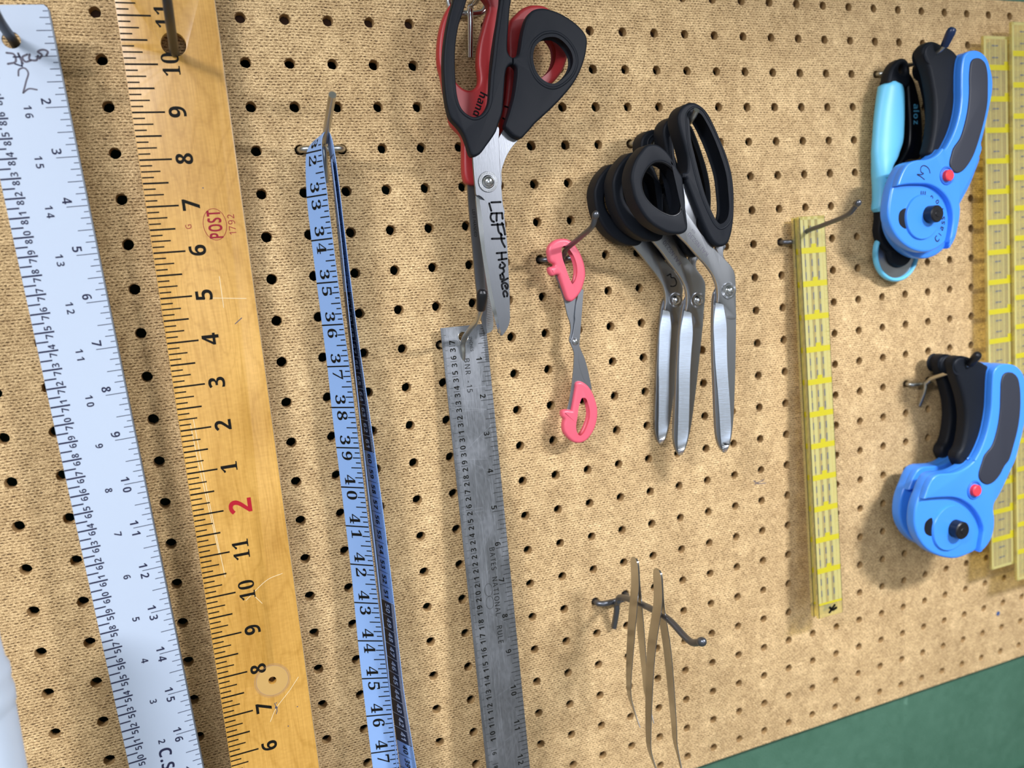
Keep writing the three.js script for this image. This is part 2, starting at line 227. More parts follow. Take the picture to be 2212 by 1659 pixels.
const TRACE = {
  bsLoop: [[-13.5,104.9],[-16.0,98.5],[-18.8,89.9],[-21.4,79.3],[-22.8,70.7],[-23.4,62.2],[-23.5,53.6],[-22.9,44.9],[-21.4,38.0],[-19.5,35.5],[-16.4,32.0],[-14.2,28.5],[-12.5,23.8],[-11.4,19.4],[-10.5,16.4],[-9.4,15.2],[-5.9,15.7],[-3.6,17.3],[0.3,21.6],[4.1,25.9],[7.1,29.8],[8.8,33.8],[11.9,40.5],[13.6,49.4],[15.0,58.3],[16.0,63.6],[17.3,67.1],[19.1,68.8],[21.3,69.4],[21.3,69.4],[21.6,73.3],[21.6,73.3],[19.8,74.4],[18.6,76.8],[18.9,82.5],[20.6,93.5],[22.1,102.2],[23.2,106.5],[23.1,114.3],[20.7,121.0],[15.2,125.0],[7.6,125.8],[-0.2,123.2],[-6.8,117.8],[-11.1,111.3]],
  bsLoopHole: [[-6.0,105.2],[-8.5,98.8],[-12.0,90.2],[-14.6,79.4],[-16.1,68.7],[-16.8,57.9],[-16.7,51.4],[-15.5,45.8],[-13.5,42.3],[-10.3,39.7],[-7.1,38.4],[-3.7,38.8],[-0.6,40.5],[2.0,43.2],[4.1,47.2],[5.4,53.8],[6.6,62.6],[8.5,73.5],[11.1,84.5],[13.5,93.2],[15.7,101.9],[16.8,106.3],[17.0,111.4],[15.0,117.3],[10.5,120.0],[5.1,119.3],[-0.4,115.6],[-4.1,110.4]],
  bsRing: [[21.9,73.4],[21.9,73.4],[23.8,74.1],[25.6,75.4],[26.9,78.8],[28.4,85.0],[30.4,91.6],[32.8,97.0],[35.8,100.6],[39.0,102.2],[44.1,102.9],[49.1,102.2],[55.1,100.5],[61.6,97.4],[67.1,93.8],[71.1,89.9],[72.7,87.2],[73.1,84.5],[72.4,79.9],[70.5,73.5],[66.7,65.7],[61.5,58.3],[55.2,51.9],[47.4,45.0],[39.2,38.6],[33.2,34.1],[32.3,33.2],[29.4,30.4],[26.5,27.8],[24.5,26.0],[22.7,25.1],[21.3,25.4],[18.3,26.7],[15.4,29.4],[13.8,31.4],[13.4,33.0],[14.5,36.0],[16.6,40.5],[18.4,45.0],[20.4,50.3],[22.5,58.4],[23.7,64.6],[23.7,67.2],[22.8,68.5],[21.6,69.3],[21.6,69.3]],
  bsRingHole: [[47.5,87.5],[52.1,87.2],[56.6,84.9],[60.5,81.0],[62.8,77.0],[63.5,72.5],[62.7,68.8],[60.3,64.7],[56.4,61.0],[52.0,58.2],[47.8,56.8],[43.7,57.2],[39.7,59.2],[36.4,62.5],[34.2,67.0],[33.3,71.9],[33.7,76.3],[35.5,80.8],[38.6,83.9],[42.8,86.5]],
  bsShank: [[-8.4,17.1],[-8.6,15.3],[-8.7,6.7],[-8.6,-3.0],[-8.2,-7.8],[-6.5,-8.1],[-4.4,-9.6],[-2.0,-13.0],[-1.3,-19.5],[9.2,-20.0],[8.8,-13.8],[8.7,-3.6],[8.7,4.6],[8.9,14.3],[9.2,24.8],[9.7,32.8],[4.7,30.8]],
  bsSpine: [[8.8,-13.8],[9.3,-29.6],[9.6,-39.0],[9.2,-53.1],[8.8,-67.3],[8.1,-79.2],[7.6,-85.9],[6.8,-88.8],[4.7,-92.4],[1.9,-95.5]],
  bsRidge: [[-6.4,-10.3],[-5.4,-28.9],[-5.5,-38.1],[-4.5,-50.3],[-3.5,-62.6],[-2.3,-72.6],[-1.0,-80.8],[-0.3,-85.2],[0.2,-90.5],[1.4,-95.5]],
  bsEdge: [[-8.2,-7.8],[-7.9,-28.7],[-7.3,-38.0],[-6.4,-50.2],[-5.4,-62.4],[-4.1,-73.9],[-2.6,-82.1],[-1.7,-86.0],[-0.6,-91.4],[1.2,-96.0]],
  bsShank2: [[15.6,33.7],[15.6,33.7],[24.7,26.5],[24.7,26.5],[18.8,21.1],[14.8,15.9],[12.2,11.0],[10.5,6.6],[9.2,-3.2],[4.7,-3.1],[3.6,5.1],[6.6,19.3],[10.6,27.5]],
  rsLoop: [[-9.4,110.4],[-13.2,105.9],[-17.1,99.2],[-20.1,90.4],[-21.8,81.6],[-22.2,72.8],[-21.1,66.2],[-20.0,57.3],[-18.6,46.1],[-17.0,37.1],[-10.9,29.7],[-11.1,21.2],[-11.9,11.0],[-11.8,4.9],[-10.5,1.5],[-6.2,-0.1],[-2.5,0.9],[0.2,6.6],[3.5,18.9],[8.0,29.1],[15.6,43.8],[19.2,53.0],[21.0,66.7],[21.7,80.4],[22.8,94.0],[23.3,102.9],[23.2,111.9],[21.4,119.7],[15.8,124.7],[7.9,125.2],[-0.2,121.3],[-5.6,115.3]],
  rsLoopHole: [[11.4,111.3],[12.7,108.7],[12.7,105.6],[11.1,101.6],[8.3,94.4],[5.6,86.7],[4.0,80.0],[3.2,73.2],[3.5,67.4],[3.5,64.7],[2.5,61.5],[0.3,59.2],[-2.3,57.9],[-5.3,57.9],[-8.1,59.0],[-10.4,60.9],[-12.4,63.6],[-13.2,68.5],[-13.0,75.2],[-12.0,84.0],[-10.0,92.9],[-7.3,100.9],[-4.9,107.1],[-2.0,111.6],[2.2,114.8],[7.1,115.1]],
  rsRing: [[25.4,94.9],[27.6,100.4],[30.7,103.7],[35.6,107.5],[40.4,109.5],[46.1,110.2],[51.3,109.7],[55.4,107.6],[61.3,102.1],[65.1,95.3],[66.8,89.4],[67.0,85.2],[66.3,81.4],[63.6,74.4],[60.0,68.7],[54.2,63.0],[48.0,59.2],[40.7,53.1],[33.7,44.7],[27.7,34.5],[23.0,27.5],[16.0,29.9],[16.0,36.9],[19.9,53.0],[22.8,69.5],[24.0,80.4],[24.4,88.6]],
  rsRingHole: [[53.7,92.2],[56.2,89.5],[58.5,85.0],[58.9,80.3],[57.8,75.2],[55.3,70.5],[51.3,66.7],[45.7,63.4],[41.0,63.3],[37.0,66.5],[34.3,71.5],[33.2,77.0],[33.4,82.9],[34.6,88.0],[37.5,92.2],[41.8,94.6],[46.0,95.2],[50.2,94.4]],
  rsSpine: [[-8.8,3.2],[-9.2,-11.4],[-9.1,-27.5],[-8.9,-39.4],[-8.9,-51.4],[-8.7,-63.6],[-8.0,-73.4],[-7.1,-84.2],[-5.8,-90.8],[-4.8,-94.7]],
  rsEdge: [[0.8,2.9],[0.5,-11.8],[1.1,-28.0],[0.6,-40.0],[0.1,-52.1],[-0.5,-64.2],[-1.1,-73.9],[-2.6,-83.7],[-3.6,-91.0],[-4.5,-95.0]],
  rsBack: [[4.3,3.1],[3.0,-11.7],[3.9,-28.0],[2.4,-52.2],[1.8,-71.7],[2.0,-86.1],[1.6,-90.6],[0.2,-93.7],[-3.4,-95.2],[-3.4,-95.2],[-3.9,-76.2],[-3.2,-56.6],[-2.6,-37.3],[-2.3,-27.7]],
  pkTop: [[-6.1,69.8],[-2.4,69.4],[1.7,67.2],[5.2,62.7],[7.6,58.2],[9.4,52.7],[10.1,46.8],[9.7,42.9],[7.8,37.7],[5.9,33.9],[3.0,30.7],[0.1,28.3],[-2.1,27.5],[-4.2,28.4],[-5.2,30.0],[-7.8,38.4],[-10.0,45.9],[-10.0,45.9],[-11.8,46.2],[-14.5,45.6],[-16.1,47.0],[-17.0,50.4],[-16.0,51.7],[-13.2,52.0],[-12.6,53.0],[-15.4,55.1],[-16.3,59.2],[-16.4,63.0],[-14.8,66.3],[-11.5,68.7],[-8.8,69.6]],
  pkTopHole: [[-8.0,65.4],[-4.7,66.9],[-1.8,65.7],[0.4,63.4],[3.3,58.9],[5.1,53.5],[5.6,49.1],[5.0,44.3],[3.1,40.0],[0.7,37.8],[-1.5,37.2],[-2.7,38.5],[-4.4,42.1],[-6.1,47.5],[-7.4,51.9],[-8.7,56.3],[-9.1,60.7],[-9.0,63.3]],
  pkBot: [[-2.2,-28.0],[0.4,-27.4],[2.9,-28.3],[6.6,-31.3],[9.5,-35.8],[11.7,-42.0],[12.9,-48.7],[12.1,-55.7],[9.7,-62.0],[6.1,-66.8],[2.0,-69.8],[-2.6,-70.6],[-7.0,-69.3],[-11.2,-65.4],[-13.8,-60.9],[-14.0,-56.2],[-13.1,-52.2],[-14.5,-49.8],[-14.0,-46.2],[-11.1,-45.7],[-7.0,-46.6],[-7.0,-46.6],[-4.9,-38.7],[-3.1,-31.9]],
  pkBotHole: [[-0.3,-37.5],[2.3,-37.0],[5.4,-38.3],[7.1,-42.0],[8.3,-48.1],[8.0,-53.4],[5.6,-59.6],[1.6,-65.5],[-1.7,-67.1],[-4.8,-65.8],[-6.5,-62.0],[-6.8,-57.8],[-5.4,-51.5],[-4.1,-45.8],[-2.1,-40.2]],
  pkSteelFront: [[5.9,34.9],[8.5,34.7],[8.3,32.3],[6.1,17.8],[5.0,10.5],[3.4,0.3],[2.6,-6.0],[1.5,-14.0],[2.5,-20.0],[4.6,-26.6],[6.9,-31.6],[3.2,-37.6],[-3.9,-39.1],[-7.7,-47.4],[-9.6,-46.5],[-9.6,-46.5],[-7.9,-41.5],[-4.4,-27.3],[-2.1,-13.6],[-1.7,-7.3],[-3.2,-2.5],[-4.1,1.0],[-3.0,1.5],[0.8,14.9],[0.8,17.1]],
  pkSteelBack: [[-10.8,45.7],[-5.7,45.6],[1.9,30.3],[4.5,27.6],[1.9,14.7],[2.8,0.8],[4.0,-5.1],[7.0,-13.0],[9.4,-24.4],[10.6,-35.2],[9.2,-37.4],[6.3,-32.3],[3.5,-26.1],[1.8,-14.2],[-0.3,-7.0],[-2.5,-2.7],[-3.9,0.9],[-2.5,7.1],[-2.4,12.3],[-4.2,18.7],[-5.9,28.5],[-8.8,39.5]],
  shRing: [[-35.0,75.8],[-37.1,79.3],[-38.9,82.2],[-42.0,87.6],[-46.2,92.7],[-51.9,96.5],[-56.3,97.3],[-60.7,96.4],[-65.3,92.4],[-68.8,88.2],[-71.6,82.7],[-73.1,76.6],[-72.4,69.8],[-70.7,62.9],[-66.7,55.2],[-61.2,48.6],[-54.1,43.8],[-47.5,40.9],[-41.4,39.9],[-36.1,40.3],[-33.3,42.1],[-32.6,44.6],[-32.9,49.8],[-33.9,59.5],[-34.6,68.5]],
  shRingHole: [[-65.0,73.3],[-63.2,78.2],[-59.3,83.0],[-54.7,85.4],[-49.5,85.3],[-43.7,82.3],[-40.2,78.1],[-37.8,72.4],[-36.5,64.7],[-36.7,58.3],[-38.8,54.3],[-43.1,52.5],[-48.3,53.7],[-54.8,57.2],[-59.8,61.2],[-63.5,66.3]],
  shLoop: [[-30.9,82.3],[-30.9,88.6],[-32.8,96.2],[-35.1,103.8],[-36.6,110.6],[-36.0,115.6],[-33.2,119.6],[-28.9,122.1],[-23.6,122.5],[-18.3,120.2],[-13.9,116.2],[-9.6,109.2],[-4.5,99.0],[-0.2,89.3],[3.3,77.6],[4.5,67.7],[4.3,54.6],[3.1,44.8],[0.8,36.3],[-1.8,31.8],[-5.9,30.0],[-9.9,30.3],[-13.8,33.2],[-17.5,38.6],[-21.1,46.0],[-25.3,55.9],[-29.4,65.7],[-32.1,72.8],[-32.4,74.7],[-35.0,75.8],[-35.0,75.8],[-34.5,78.6],[-31.8,79.2]],
  shLoopHole: [[-30.3,108.7],[-30.2,113.4],[-27.6,116.8],[-23.0,118.4],[-18.5,116.8],[-14.1,111.1],[-9.1,102.2],[-4.1,90.7],[0.1,77.7],[1.5,64.6],[1.7,54.7],[0.0,47.9],[-3.7,44.1],[-8.2,43.0],[-12.0,45.9],[-16.0,52.9],[-20.3,62.8],[-23.9,75.1],[-27.2,87.9],[-29.7,98.7]],
  shShank: [[-32.2,72.4],[-34.7,59.9],[-38.8,40.7],[-37.5,39.3],[-31.1,33.3],[-24.1,25.7],[-18.1,19.6],[-14.3,15.0],[-11.0,9.9],[-9.0,3.9],[-8.5,-2.0],[-8.8,-7.4],[-7.4,-7.5],[-4.3,-9.8],[-2.7,-14.9],[-2.3,-18.9],[5.1,-19.6],[5.4,-13.1],[5.9,-0.8],[5.9,6.6],[4.9,12.1],[2.2,16.7],[-2.9,21.9],[-9.6,28.2],[-16.2,35.3],[-21.6,41.3],[-23.7,46.1],[-21.8,54.2],[-26.8,64.8]],
  shSpine: [[5.5,-10.6],[5.1,-23.2],[4.3,-37.6],[3.4,-52.1],[2.1,-69.6],[0.3,-88.3],[-1.4,-98.8],[-3.6,-106.9],[-6.6,-111.8]],
  shRidge: [[-4.8,-8.7],[-2.8,-22.5],[-3.1,-36.9],[-3.2,-51.4],[-2.6,-69.0],[-2.0,-88.0],[-2.2,-97.5],[-4.3,-106.2],[-7.0,-111.8]],
  shEdge: [[-8.8,-7.4],[-11.1,-21.7],[-11.2,-36.0],[-10.9,-50.5],[-9.9,-68.1],[-9.2,-87.0],[-8.9,-99.5],[-8.4,-107.4],[-7.5,-112.3]],
  shBack: [[-6.7,2.7],[-9.3,-2.0],[-10.9,-14.2],[-11.5,-21.8],[-12.2,-44.9],[-12.2,-68.3],[-12.2,-86.0],[-11.5,-101.0],[-9.2,-108.6],[-5.9,-113.2],[-5.9,-113.2],[-2.8,-107.8],[-0.5,-87.6],[-0.4,-52.0],[0.8,-23.0],[4.7,-8.1],[8.2,4.0],[7.6,12.0],[4.8,16.7],[-0.3,22.4],[-0.7,26.8],[1.5,30.1],[-2.5,31.8],[-6.1,30.1],[-4.6,24.6],[-2.0,17.1],[-4.1,9.4]],
  buBase: [[31.3,114.3],[33.0,117.0],[36.9,119.1],[44.7,120.0],[50.9,118.3],[56.3,114.2],[60.0,106.9],[62.3,99.5],[62.5,91.5],[60.4,82.2],[57.9,72.8],[54.5,62.2],[51.1,51.0],[52.1,47.9],[47.7,38.5],[43.4,30.5],[39.0,23.6],[33.8,16.9],[29.4,10.7],[28.8,7.6],[29.5,3.1],[28.7,-5.1],[26.2,-13.3],[21.8,-19.4],[16.6,-23.6],[8.7,-27.0],[0.1,-28.3],[-7.6,-27.5],[-16.1,-24.8],[-24.5,-19.9],[-31.1,-14.0],[-36.0,-6.9],[-38.4,-0.7],[-38.8,4.8],[-37.5,13.3],[-35.1,21.7],[-31.8,28.3],[-28.5,33.6],[-24.3,37.8],[-17.7,40.0],[-12.7,40.5],[-6.0,40.7],[0.7,42.1],[6.6,45.0],[10.9,48.6],[12.6,47.9],[19.4,55.8],[24.5,65.0],[27.9,74.8],[29.5,84.5],[29.4,94.3],[29.7,106.4]],
  buPlate: [[31.3,114.3],[33.0,117.0],[36.9,119.1],[44.7,120.0],[50.9,118.3],[56.3,114.2],[60.0,106.9],[62.3,99.5],[62.5,91.5],[60.4,82.2],[57.9,72.8],[54.5,62.2],[51.1,51.0],[52.1,47.9],[47.7,38.5],[43.4,30.5],[39.0,23.6],[33.8,16.9],[29.4,10.7],[28.8,7.6],[29.5,3.1],[28.7,-5.1],[26.2,-13.3],[21.8,-19.4],[18.3,-21.8],[18.3,-21.8],[20.4,-14.3],[21.7,-6.7],[21.5,-0.4],[18.9,7.3],[13.7,13.8],[5.9,19.1],[-2.6,22.2],[-12.7,23.1],[-24.4,23.2],[-34.6,22.3],[-34.6,22.3],[-31.8,28.3],[-28.5,33.6],[-24.3,37.8],[-17.7,40.0],[-12.7,40.5],[-6.0,40.7],[0.7,42.1],[6.6,45.0],[10.9,48.6],[12.6,47.9],[19.4,55.8],[24.5,65.0],[27.9,74.8],[29.5,84.5],[29.4,94.3],[29.7,106.4]],
  buGrip: [[38.4,111.1],[40.5,113.3],[45.3,114.3],[49.7,113.2],[53.3,110.2],[55.6,103.5],[56.2,94.3],[56.0,81.9],[53.9,72.6],[49.7,60.2],[44.5,47.8],[41.1,41.7],[35.9,35.5],[30.6,31.3],[25.4,29.7],[21.0,30.9],[18.0,34.1],[17.1,37.9],[18.8,43.4],[20.9,48.3],[27.7,55.5],[32.0,64.7],[35.3,75.8],[36.9,88.0],[36.8,100.2],[37.4,107.5]],
  buTrig: [[-0.8,118.8],[-0.0,123.0],[3.3,126.3],[7.5,127.8],[11.7,127.6],[17.6,125.8],[25.3,123.6],[31.4,120.8],[35.3,116.6],[36.3,107.5],[36.0,95.3],[35.3,83.0],[31.9,70.6],[26.8,58.9],[20.8,50.3],[13.0,44.8],[7.9,43.7],[5.3,46.8],[7.0,52.3],[9.5,61.5],[11.1,73.8],[10.7,85.9],[8.5,96.2],[5.1,107.0],[1.3,114.1]],
  buMarks: [[6.7,118.2],[14.5,28.1],[-6.0,-1.6],[-24.4,-1.3]],
  buGuard: [[-18.6,-11.5],[-16.9,-21.1],[-10.1,-28.5],[2.9,-33.8],[16.0,-33.7],[25.8,-28.2],[32.9,-19.5],[24.8,-7.3],[-1.5,-2.8]],
  aqHandle: [[-17.2,130.9],[-12.2,132.4],[-6.3,132.6],[-0.3,131.4],[3.5,129.0],[5.0,124.6],[5.5,115.2],[5.2,99.5],[3.9,86.9],[-0.5,78.0],[-2.2,74.3],[-7.4,68.1],[-10.9,59.9],[-13.5,52.3],[-15.3,42.8],[-16.2,34.0],[-24.8,34.1],[-24.3,43.1],[-24.2,52.7],[-24.7,62.2],[-25.4,74.8],[-25.6,80.4],[-24.7,90.4],[-22.9,105.9],[-20.7,118.2],[-18.5,127.5]],
  aqTop: [[-14.3,130.5],[-13.4,135.4],[-11.7,140.4],[-8.3,145.4],[-4.0,148.5],[1.1,149.9],[5.3,148.7],[7.9,144.4],[8.8,138.2],[7.9,129.5],[-3.3,128.1]],
  aqBlack: [[-20.6,37.0],[-21.7,27.3],[-22.9,17.7],[-19.1,7.7],[-10.5,0.6],[-0.8,1.3],[-4.3,13.4],[-9.5,23.5],[-11.1,36.6]],
  aqGrip: [[6.4,140.9],[13.3,134.8],[18.6,122.2],[22.1,106.4],[23.0,90.3],[20.4,73.7],[6.2,71.4],[-3.4,62.0],[-5.1,65.3],[8.0,84.1],[8.1,115.9],[7.2,128.4]],
  aqMarks: [[0.0,-0.0],[-23.2,2.1],[-1.4,-22.6],[18.4,107.6]],
  blBase: [[38.8,124.1],[40.8,126.8],[44.8,128.6],[53.9,128.6],[63.0,126.1],[69.8,121.1],[74.3,114.0],[76.6,104.6],[77.3,95.4],[76.8,83.3],[74.5,74.4],[69.8,59.8],[65.1,46.9],[61.0,40.7],[52.8,28.5],[46.3,19.7],[41.6,14.4],[40.4,9.6],[41.7,0.7],[41.4,-6.8],[38.6,-15.0],[32.9,-21.4],[24.7,-25.3],[14.9,-27.0],[4.3,-27.3],[-5.4,-25.0],[-14.9,-21.2],[-23.6,-16.3],[-30.6,-10.3],[-35.6,-3.9],[-39.1,2.8],[-40.8,9.1],[-41.0,15.1],[-39.9,23.2],[-36.9,30.9],[-33.8,36.3],[-30.8,42.2],[-26.2,47.4],[-20.0,49.0],[-12.3,48.3],[-2.8,47.6],[6.6,49.0],[13.8,51.5],[19.4,54.8],[17.8,53.3],[24.1,60.7],[30.5,71.8],[34.3,83.2],[36.5,94.8],[37.1,106.6],[37.7,118.4]],
  blPlate: [[38.8,124.1],[40.8,126.8],[44.8,128.6],[53.9,128.6],[63.0,126.1],[69.8,121.1],[74.3,114.0],[76.6,104.6],[77.3,95.4],[76.8,83.3],[74.5,74.4],[69.8,59.8],[65.1,46.9],[61.0,40.7],[52.8,28.5],[46.3,19.7],[41.6,14.4],[40.4,9.6],[41.7,0.7],[41.4,-6.8],[38.6,-15.0],[32.9,-21.4],[25.9,-25.0],[25.9,-25.0],[27.8,-15.4],[29.3,-6.3],[27.6,-0.4],[23.4,7.2],[15.9,15.9],[5.3,23.3],[-4.2,27.2],[-19.9,30.0],[-36.1,31.7],[-36.1,31.7],[-33.8,36.3],[-30.8,42.2],[-26.2,47.4],[-20.0,49.0],[-12.3,48.3],[-2.8,47.6],[6.6,49.0],[13.8,51.5],[19.4,54.8],[17.8,53.3],[24.1,60.7],[30.5,71.8],[34.3,83.2],[36.5,94.8],[37.1,106.6],[37.7,118.4]],
  blGrip: [[46.2,116.3],[48.6,120.7],[53.5,121.9],[59.3,120.6],[64.4,116.4],[67.1,108.9],[68.3,96.7],[67.8,84.7],[65.6,72.8],[60.9,59.5],[56.1,48.6],[51.1,44.4],[45.5,37.4],[38.9,32.9],[32.3,31.9],[26.6,34.4],[22.8,38.7],[22.4,43.0],[25.5,51.0],[28.6,57.1],[36.7,63.8],[42.2,76.2],[45.1,90.8],[45.6,105.7]],
  blTrig: [[3.1,133.7],[5.4,137.4],[10.1,139.1],[17.3,138.2],[27.7,134.4],[38.3,129.6],[44.0,126.0],[47.0,121.5],[46.0,110.9],[45.0,96.0],[42.4,82.5],[37.7,69.8],[31.3,58.6],[24.9,50.5],[17.6,47.4],[13.6,47.4],[9.9,51.6],[8.3,55.5],[9.4,60.1],[13.4,64.4],[16.9,75.9],[17.9,87.7],[16.2,99.8],[12.0,112.2],[7.2,122.7]],
  blMarks: [[9.2,131.7],[17.7,29.6],[-4.4,0.9],[-26.0,5.6]],
  blRear: [[-3.0,44.6],[-8.6,41.2],[-15.0,39.2],[-22.1,37.3],[-26.1,33.7],[-28.4,27.9],[-30.4,23.4],[-30.4,19.7],[-27.7,16.7],[-29.7,0.9],[-29.3,-8.5],[-27.0,-16.5],[-22.2,-23.1],[-15.0,-28.4],[-8.5,-31.1],[-2.0,-31.1],[1.3,-30.5]],
  bsWriting: [[[1.1,-12.5],[7.3,-12.5]],[[-0.3,-13.0],[0.2,-15.5],[0.7,-17.6]],[[0.5,-19.2],[7.7,-19.3]],[[4.1,-19.2],[3.7,-23.9]],[[7.7,-19.3],[7.8,-22.8]],[[1.0,-19.2],[-0.1,-21.2],[0.6,-23.7],[1.9,-24.4]],[[0.3,-26.2],[8.1,-26.3]],[[4.1,-25.7],[4.7,-30.8],[6.5,-32.8]],[[7.2,-25.3],[8.3,-29.6],[8.6,-32.6]],[[-0.4,-34.7],[8.1,-35.0]],[[5.9,-31.8],[6.2,-36.5],[7.9,-40.3]],[[2.1,-43.8],[8.4,-43.7]],[[3.0,-48.0],[8.4,-47.6]],[[5.4,-43.7],[5.3,-47.9]],[[4.0,-50.9],[3.4,-52.7],[4.8,-53.3],[7.0,-52.0],[6.1,-50.3],[5.2,-49.6]],[[5.4,-53.3],[6.1,-55.3],[4.6,-56.8]],[[3.4,-57.4],[3.8,-60.3],[5.6,-59.7],[5.0,-57.1]],[[4.1,-61.8],[7.3,-60.3],[8.3,-59.9]],[[4.3,-66.5],[4.0,-63.6],[6.1,-62.6],[7.9,-64.4],[7.1,-66.5],[6.0,-64.3]],[[5.0,-71.3],[4.5,-68.9],[5.7,-67.6],[7.2,-69.6],[6.8,-71.2]]],
  rsWriting: [[[3.3,56.8],[5.0,56.2],[8.1,54.9]],[[5.2,56.0],[4.3,53.6],[5.7,52.7]],[[0.2,51.1],[1.6,51.5],[4.0,50.2],[3.8,48.4],[1.3,48.4],[0.6,50.2]],[[-1.2,46.6],[1.2,43.8]],[[0.2,46.1],[1.4,46.3],[2.1,44.5]],[[-2.9,42.5],[-1.6,42.9]],[[18.7,47.9],[22.5,46.6]],[[16.9,40.6],[19.3,39.2]]],
  rsText: [[-6.3,-16.5],[-6.4,-30.5]],
  shText: [[-17.5,26.3],[-28.7,38.6],[-26.2,41.3]],
  shMark: [[[345.9,-195.8],[348.9,-194.8],[349.1,-197.1],[351.8,-197.8],[353.5,-201.1],[352.7,-203.1],[350.3,-203.7],[348.5,-203.3]]],
  shDash: [[-8.1,-105.9],[-4.3,-106.5]],
  buWriting: [[[-2.5,30.6],[-3.1,32.8],[-5.6,35.2],[-9.4,36.2],[-11.7,34.7],[-11.5,31.6],[-9.0,30.4],[-11.1,29.6]],[[-11.1,29.6],[-15.4,29.9],[-11.9,28.3],[-8.1,26.0]]],
  buLetters: [[10.0,-18.9],[13.2,-15.6],[15.2,-11.2],[16.5,-6.8],[16.5,-3.3],[14.7,4.0],[10.3,9.3],[4.3,12.6],[-4.3,16.1]],
};

// ------------------------------------------------------------------ the room
const WALLZ = -14;
const box = (x0, y0, z0, x1, y1, z1) => { const g = new THREE.BoxGeometry(x1 - x0, y1 - y0, z1 - z0); g.translate((x0 + x1) / 2, (y0 + y1) / 2, (z0 + z1) / 2); const p = g.attributes.position, n = g.attributes.normal, u = g.attributes.uv; for (let i = 0; i < p.count; i++) { if (Math.abs(n.getZ(i)) > 0.5) u.setXY(i, p.getX(i), p.getY(i)); else if (Math.abs(n.getX(i)) > 0.5) u.setXY(i, p.getZ(i), p.getY(i)); else u.setXY(i, p.getX(i), p.getZ(i)); } return g; };
const RX0 = -2200, RX1 = 3200, RZ1 = 3600, RH = 2700;
// the board closes a shallow recess in the wall
{ const a = -235, b = 935, lo = Y0 * 1000 - 572, hi = Y0 * 1000 - 38; struct('wall_back', [box(RX0, 0, WALLZ - 120, a, RH, WALLZ), box(b, 0, WALLZ - 120, RX1, RH, WALLZ), box(a, 0, WALLZ - 120, b, lo, WALLZ), box(a, hi, WALLZ - 120, b, RH, WALLZ), box(a, lo, WALLZ - 120, b, hi, WALLZ - 100)], M.wall); }
struct('wall_left', box(RX0 - 120, 0, WALLZ - 120, RX0, RH, RZ1 + 120), M.plaster);
struct('wall_right', box(RX1, 0, WALLZ - 120, RX1 + 120, RH, RZ1 + 120), M.plaster);
{
  const x0 = (WINDOW.x - WINDOW.w / 2) * 1000, x1 = (WINDOW.x + WINDOW.w / 2) * 1000, y0 = (WINDOW.y - WINDOW.h / 2) * 1000, y1 = (WINDOW.y + WINDOW.h / 2) * 1000;
  struct('wall_front', [box(RX0, 0, RZ1, x0, RH, RZ1 + 120), box(x1, 0, RZ1, RX1, RH, RZ1 + 120), box(x0, 0, RZ1, x1, y0, RZ1 + 120), box(x0, y1, RZ1, x1, RH, RZ1 + 120)], M.plaster);
  const w = struct('window_1', [box(x0, y0, RZ1 + 20, x0 + 50, y1, RZ1 + 70), box(x1 - 50, y0, RZ1 + 20, x1, y1, RZ1 + 70), box(x0, y0, RZ1 + 20, x1, y0 + 50, RZ1 + 70), box(x0, y1 - 50, RZ1 + 20, x1, y1, RZ1 + 70), box((x0 + x1) / 2 - 20, y0, RZ1 + 20, (x0 + x1) / 2 + 20, y1, RZ1 + 70)], M.lampBody);
  for (const [a, b] of [[x0 + 50, (x0 + x1) / 2 - 20], [(x0 + x1) / 2 + 20, x1 - 50]]) part('frosted_pane', box(a, y0 + 50, RZ1 + 40, b, y1 - 50, RZ1 + 48), glow(WINDOW.color, 0.8), w, 'daylit frosted pane');
  const a = new THREE.RectAreaLight(WINDOW.color, WINDOW.power, WINDOW.w, WINDOW.h); a.position.set(WINDOW.x, WINDOW.y, RZ1 / 1000 + 0.015); a.lookAt(WINDOW.x, WINDOW.y, 0); a.castShadow = true; scene.add(a);
}
struct('floor', box(RX0 - 120, -120, WALLZ - 120, RX1 + 120, 0, RZ1 + 120), M.floor);
struct('ceiling', box(RX0 - 120, RH, WALLZ - 120, RX1 + 120, RH + 120, RZ1 + 120), M.ceiling);
struct('trim_1', box(-260, Y0 * 1000 - 42, WALLZ, 970, Y0 * 1000 + 6, WALLZ + 1.2), M.batten);
struct('trim_2', new RoundedBoxGeometry(2200, 26, 16, 3, 3).translate(500, Y0 * 1000 - 737, WALLZ + 8), M.wall);

